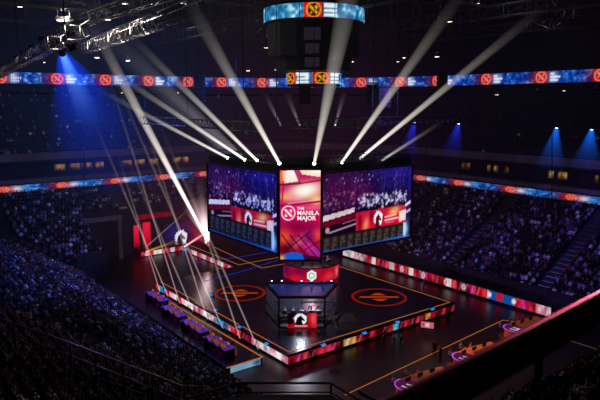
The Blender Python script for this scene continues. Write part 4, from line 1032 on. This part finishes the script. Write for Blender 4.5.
# blue spotlights
p = at_y(61.5, 51.5, 30.5); q = at_y(104, 152, 44); d = (q-p).normalized()
light_fixture('blue moving light hanging from the far left truss', p, d, M['glowblue'], 'moving lights on the far left truss', .3)
beam('wide blue light beam falling from the far left truss', p+d*.2, q, .2, 4.2, (.05,.26,1), 1.5, .6, 1.3, 1.2)
beam('bright pale blue core of the beam at the far left truss', p+d*.2, p+d*9, .16, 1.0, (.40,.64,1), 2.2, .3)
for i, (x, y, Y) in enumerate(((4,70,57),(10,66,52),(17,63,47),(24,59,42.5),(33,54,38),(44,47,32),(71,45,26))):
    light_fixture('dark moving light hanging unlit from the far left truss, %s from its far end' % ORDW[i], at_y(x, y, Y), (.3,.2,-1), M['black'], 'moving lights on the far left truss', .30)
light_fixture('small pale blue light hanging from the far left truss', at_y(44,61,40), (.2,0,-1), M['glowblue'], 'moving lights on the far left truss', .12)
for i, (x, y, Y, dx, dy) in enumerate(((415,121,88,-4,40),(459,122,80,-3,38),(557,126,68,-2,46),(592,127.5,65,-1,44))):
    p = at_y(x, y, Y); q = at_y(x+dx-6, y+dy, Y-1); d = (q-p).normalized()
    light_fixture('blue spotlight on the right truss, %s from the back wall' % ORDW[i], p, d, M['glowblue'], 'blue spotlights on the right truss', .3)
    beam('blue light beam falling on the right crowd, %s from the back wall' % ORDW[i], p+d*.2, q, .22, 1.9, (.16,.20,.9) if i < 2 else (.10,.40,.95), .8 if i > 1 else .55, .4)
# ------------------------------------------------------------------ floodlights glinting among the roof steel
fl = [(64,21,70,1.5),(20,7,80,.7),(125,4,75,.7),(150,4,70,.9),(97,58,84,.9),(128,61,84,.9),(183,4,60,.9),(225,31,92,.5),(248,71,98,.7),(266,48,95,.6),(276,70,96,.5),(352,62,95,.8),(404,58,90,.6),(437,57,88,.7),(450,22,80,.6),(476,6,75,1.0),(497,53,92,.5),(517,58,92,.4),(398,62,90,.5),(122,93,90,.4),(178,93,93,.4),(497,95,86,.5),(564,91,72,.35),(108,20,66,.6)]
fx = None
for i, (x, y, Y, s) in enumerate(fl):
    p = at_y(x, y, Y); side = 'upper left' if x < 240 else 'middle' if x < 360 else 'upper right'
    lab = 'small white floodlight among the roof steel, %s from the left' % (ORDW[sorted(q[0] for q in fl).index(x)] if i < 20 or True else '')
    if fx is None:
        fx = thing('roof_floodlight', lab, 'floodlight', p, 0, 'white floodlights among the roof steel')
        MB().box((0,0,.16), (.9,.6,.2)).build('housing', M['alu'], fx); MB().box((0,0,.02), (.8,.5,.06)).build('lamp', M['glowdim'], fx)
        MB().bar((-.4,0,.2), (-.4,0,.9), .05, .05).bar((.4,0,.2), (.4,0,.9), .05, .05).bar((-.5,0,.9), (.5,0,.9), .06, .06).build('bracket', M['alu'], fx)
        ft = collect(fx); fx.scale = (s*1.1,)*3
    else: o = copy_tree(fx, p, .4*i, lab, None, ft); o.scale = (s*1.0,)*3
# ------------------------------------------------------------------ hanging loudspeaker columns
def line_array(label, px, py, Y, rz, n=7):
    p = at_y(px, py, Y); t = thing('line_array', label, 'loudspeaker', p, rz, 'hanging loudspeaker columns')
    x, z, a = 0., 0., 0.
    for k in range(n):
        MB().prism([(-.55,-.3),(.55,-.3),(.42,.35),(-.42,.35)], -.16, .16).build('speaker_box', M['black'], t, (0, x, z)).rotation_euler = (a,0,0)
        z -= .34*math.cos(a); x += .34*math.sin(a); a += .07
    MB().box((0,0,.28), (.9,.7,.12)).tube((0,0,.3), (0,0,37-p.z), .03).build('hanging_frame', M['rope'], t)
line_array('black curved loudspeaker column hanging left of the scoreboard', 199, 76, 58, .3, 8)
line_array('black loudspeaker column hanging under the scoreboard', 305, 88, 60, 0, 5)
line_array('black loudspeaker column hanging right of the scoreboard, nearer the screens', 373, 86, 58, -.4, 6)
line_array('black loudspeaker column hanging beside a grey motor box', 386, 90, 56, -.4, 5)
line_array('black loudspeaker column before the upper ribbon on the right', 443, 75, 62, -.5, 6)
# thin ropes down to the crowd
for x, y0, y1, Y, lab in ((552,118,262,60,'thin dark cable hanging in front of the right crowd'), (84,150,262,62,'thin dark cable hanging in front of the left crowd'), (426,120,240,74,'thin dark cable hanging beside the right screen')):
    p, q = at_y(x, y0, Y), at_y(x, y1, Y); tag(MB().tube((0,0,0), q-p, .05, n=6).tube(q-p, q-p+Vector((0,0,-.25)), .09, .06).build('rigging_cable', M['rope'], None, p), lab, 'cable')

# ================================================================== FOREGROUND RAILS
def tube_path(mb, pts, r, n=14):
    for p, q in zip(pts, pts[1:]): mb.tube(p, q, r, n=n)
    return mb
A0, A1 = on_z(378, 414, 19.0), on_z(640, 277, 19.0); d = (A1-A0).normalized()
gr = thing('hand_rail', 'dark hand rail crossing the near right corner, pink light along its top', 'railing', A0)
MB().tube((0,0,0), A1-A0, .036, n=24).build('top_tube', M['pinkrail'], gr)  # red base colour put in to help the pink highlight
MB().bar((0,0,-.085)-d*0 if False else Vector((0,0,-.075)), A1-A0+Vector((0,0,-.075)), .05, .10).build('under_rail', M['black'], gr)
for f in (.48, .97): MB().tube(d*(A1-A0).length*f+Vector((0,0,-.08)), d*(A1-A0).length*f+Vector((0,0,-1.6)), .02).build('post', M['black'], gr)
def guard(label, pts, low, m, r=.04, posts=9):
    c = pts[0]; t = thing('guard_rail', label, 'railing', c); rel = [p-c for p in pts]
    tube_path(MB(), rel, r).build('top_tube', m, t)
    mb = MB()
    for dz in low: tube_path(mb, [p+Vector((0,0,-dz)) for p in rel], r*.75)
    if low: mb.build('lower_tube', M['rail2'], t)
    L = plen([tuple(p) for p in rel]); acc = 0
    for p, q in zip(rel, rel[1:]):
        n = max(1, int((q-p).length/1.5))
        for k in range(n): s = p+(q-p)*(k/n); MB().tube(s, s+Vector((0,0,-1.15)), r*.9).build('post', M['black'], t)
    return t
M['rail1'] = mat('grey rail tube', (.55,.55,.62), .3, .7, .1); M['rail2'] = mat('dim rail tube', (.30,.30,.36), .4, .5, .1)
guard('thin grey guard rail sloping across the lower left seats', [on_z(-12, 314, 11.2), on_z(70, 343, 11.2), on_z(184, 387, 11.2), on_z(206, 387, 11.2)], (.5,), M['rail1'])
guard('short dim guard rail below the long rail on the lower left', [on_z(74, 358, 9.6), on_z(142, 383, 9.6)], (.45,), M['rail2'])
hd = thing('stair_hood', 'dark flat hood with rails over a stair opening at the bottom centre', 'stair hood', on_z(270, 384, 6.0)); c = Vector(hd.location)
pl = [on_z(x, y, 6.0)-c for x, y in ((176,402),(238,383),(331,383),(362,402))]
tube_path(MB(), pl, .06).build('top_rail', M['dark'], hd); tube_path(MB(), [p+Vector((0,0,-.5)) for p in pl], .04).build('lower_rail', M['black'], hd)
MB().add([p+Vector((0,0,-.62)) for p in pl]+[p+Vector((0,0,-5.6)) for p in pl], [(0,1,2,3),(0,4,5,1),(1,5,6,2),(2,6,7,3)]).build('enclosure', M['black'], hd)
for p in pl: MB().tube(p, p+Vector((0,0,-.7)), .05).build('post', M['black'], hd)
# ================================================================== LIGHT AND CAMERA
def spot(name, loc, tgt, W_, col, ang, blend=.6, size=.5):
    l = bpy.data.lights.new(name, 'SPOT'); l.energy = W_; l.color = lin(col); l.spot_size = math.radians(ang); l.spot_blend = blend; l.specular_factor = 1 if name == 'rail fill light' else .15; l.shadow_soft_size = size
    o = bpy.data.objects.new(name, l); C.objects.link(o); o.location = loc; o.rotation_euler = (Vector(tgt)-Vector(loc)).to_track_quat('-Z', 'Y').to_euler(); return o
def point(name, loc, W_, col, size=.3):
    l = bpy.data.lights.new(name, 'POINT'); l.energy = W_; l.color = lin(col); l.shadow_soft_size = size; l.specular_factor = 0 if 'booth' in name or 'desk' in name else 1
    o = bpy.data.objects.new(name, l); C.objects.link(o); o.location = loc; return o
spot('blue wash left', W(8, 22, 27), W(-12, 19, 5), 56000, (.34,.40,1), 76, 1.)
spot('violet wash right', W(8, 4, 24), W(33, -1, 3.5), 14000, (.54,.42,1), 62, .9)
spot('blue wash back', W(8, 8, 26), W(-10, 39, 4.5), 15000, (.36,.44,1), 36, .9)
spot('blue wash upper left', W(4, 20, 25), W(-14, 52, 16), 2200, (.22,.34,1), 55)
spot('stage wash', W(6, 6, 26), W(7, 10, 1), 2600, (1,.55,.60), 60)
spot('red floor fill', W(-1, -3, 7), W(-1.5, -2.5, 0), 900, (1,.30,.18), 80, 1.)  # added lamp that reddens the floor by the near corner
spot('right desk fill', W(12, -4, 9), W(12.5, -6.5, 1), 2200, (1,.76,.58), 88, 1.)  # added lamp over the desks to bring up their orange
point('booth fill light', (0.1, 50.4, 3.45), 600, (.9,.92,1), .2)  # added lamp without a fixture, so the players show
point('round desk fill', (RD.x, RD.y-.2, 5.6), 500, (1,.75,.85), .3)  # unseen lamp added to bring out the presenters
point('truss fill light', (TA+TB)/2+Vector((0,0,0)), 240, (1,.95,.88)); point('truss fill light', TA*.85+TB*.15, 150, (1,.95,.88)); point('truss fill light', TA*.2+TB*.8, 220, (1,.95,.88))  # added lamps that brighten the left truss, no fixtures
point('roof fill light', at_y(64, 16, 69), 160, (1,.95,.88)); point('roof fill light', at_y(476, 3, 74), 160, (1,.95,.88)); point('roof fill light', at_y(183, 0, 58), 120, (1,.95,.88)); point('roof fill light', at_y(140, -4, 66), 160, (1,.95,.88))  # added lamps that bring the roof steel out of the dark
[point('far left truss fill', at_y(x, y, Y), e, (1,.97,.92), .15) for x, y, Y, e in ((12,64,49,60),(28,54,39.5,45),(42,46,33.5,35),(57,37,27.5,22),(72,27,23.6,12))]  # unseen lamps added so this truss shows silvery
[point('roof fill light', q_, e, (.95,.93,1), .4) for q_, e in (((-22,74,30.6),110),((-12,58,30.6),90),((-32,92,30.6),120),((10,88,30.6),90),((30,76,30.6),80),((20,62,30.6),70),((-4,100,30.6),90),((44,70,30.6),60),((-24,56,30.6),100),((-16,84,30.6),80))]  # more added lamps close to the roof steel, without fixtures
spot('rail fill light', (7.5, 15.0, 20.6), (1.5, 2.9, 19.03), 6000, (1,.40,.52), 12, .8, .5)  # added lamp for the rail's pink highlight, in place of the screens
spot('left rail fill light', (-6, 24, 16), on_z(85, 348, 11.2), 1100, (.75,.8,1), 26)  # added lamp that picks out the left guard rail
w = bpy.data.worlds.new('hazy dark hall'); S.world = w; w.use_nodes = True
nt = w.node_tree; N = nt.nodes.new; K = nt.links.new
bg = nt.nodes['Background']; bg.inputs['Color'].default_value = (.30,.26,.55,1); bg.inputs['Strength'].default_value = .010
# haze put in as self-glowing air, its light painted in pools: blue over the far left seats, violet and red round the screens, grey under the roof
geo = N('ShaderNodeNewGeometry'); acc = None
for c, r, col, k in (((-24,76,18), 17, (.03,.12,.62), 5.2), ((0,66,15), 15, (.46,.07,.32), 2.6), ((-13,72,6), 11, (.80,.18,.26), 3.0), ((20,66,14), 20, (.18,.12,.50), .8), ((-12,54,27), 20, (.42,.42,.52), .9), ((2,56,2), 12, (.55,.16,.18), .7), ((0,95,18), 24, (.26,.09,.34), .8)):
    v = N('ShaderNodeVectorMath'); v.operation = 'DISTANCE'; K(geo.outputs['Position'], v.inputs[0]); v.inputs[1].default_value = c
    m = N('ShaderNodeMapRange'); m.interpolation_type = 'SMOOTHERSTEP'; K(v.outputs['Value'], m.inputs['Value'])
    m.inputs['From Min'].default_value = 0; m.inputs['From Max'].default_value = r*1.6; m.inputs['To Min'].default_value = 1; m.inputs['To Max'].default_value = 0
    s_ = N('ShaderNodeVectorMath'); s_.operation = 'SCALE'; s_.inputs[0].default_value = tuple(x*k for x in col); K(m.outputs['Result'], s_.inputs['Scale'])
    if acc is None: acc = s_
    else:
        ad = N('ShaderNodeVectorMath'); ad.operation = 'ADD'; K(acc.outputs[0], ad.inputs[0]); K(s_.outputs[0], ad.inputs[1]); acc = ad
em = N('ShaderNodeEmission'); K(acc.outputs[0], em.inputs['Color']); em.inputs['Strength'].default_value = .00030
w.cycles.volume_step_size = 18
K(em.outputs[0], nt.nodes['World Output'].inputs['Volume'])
cam = bpy.data.cameras.new('camera'); co = bpy.data.objects.new('camera', cam); C.objects.link(co)
co.location = (0,0,CAMZ); co.rotation_euler = (PI/2-PITCH, 0, 0); cam.sensor_width = 36; cam.lens = 36*F/600; cam.clip_end = 400; cam.clip_start = .05
cam.dof.use_dof = True; cam.dof.focus_distance = 60; cam.dof.aperture_fstop = 2.2
S.camera = co
S.view_settings.view_transform = 'Standard'; S.view_settings.look = 'None'; S.view_settings.exposure = 0
cy = S.cycles; cy.volume_max_steps = 12; cy.transparent_max_bounces = 48; cy.max_bounces = 5; cy.diffuse_bounces = 2; cy.glossy_bounces = 3; cy.sample_clamp_indirect = 3; cy.sample_clamp_direct = 12
cy.use_denoising = True
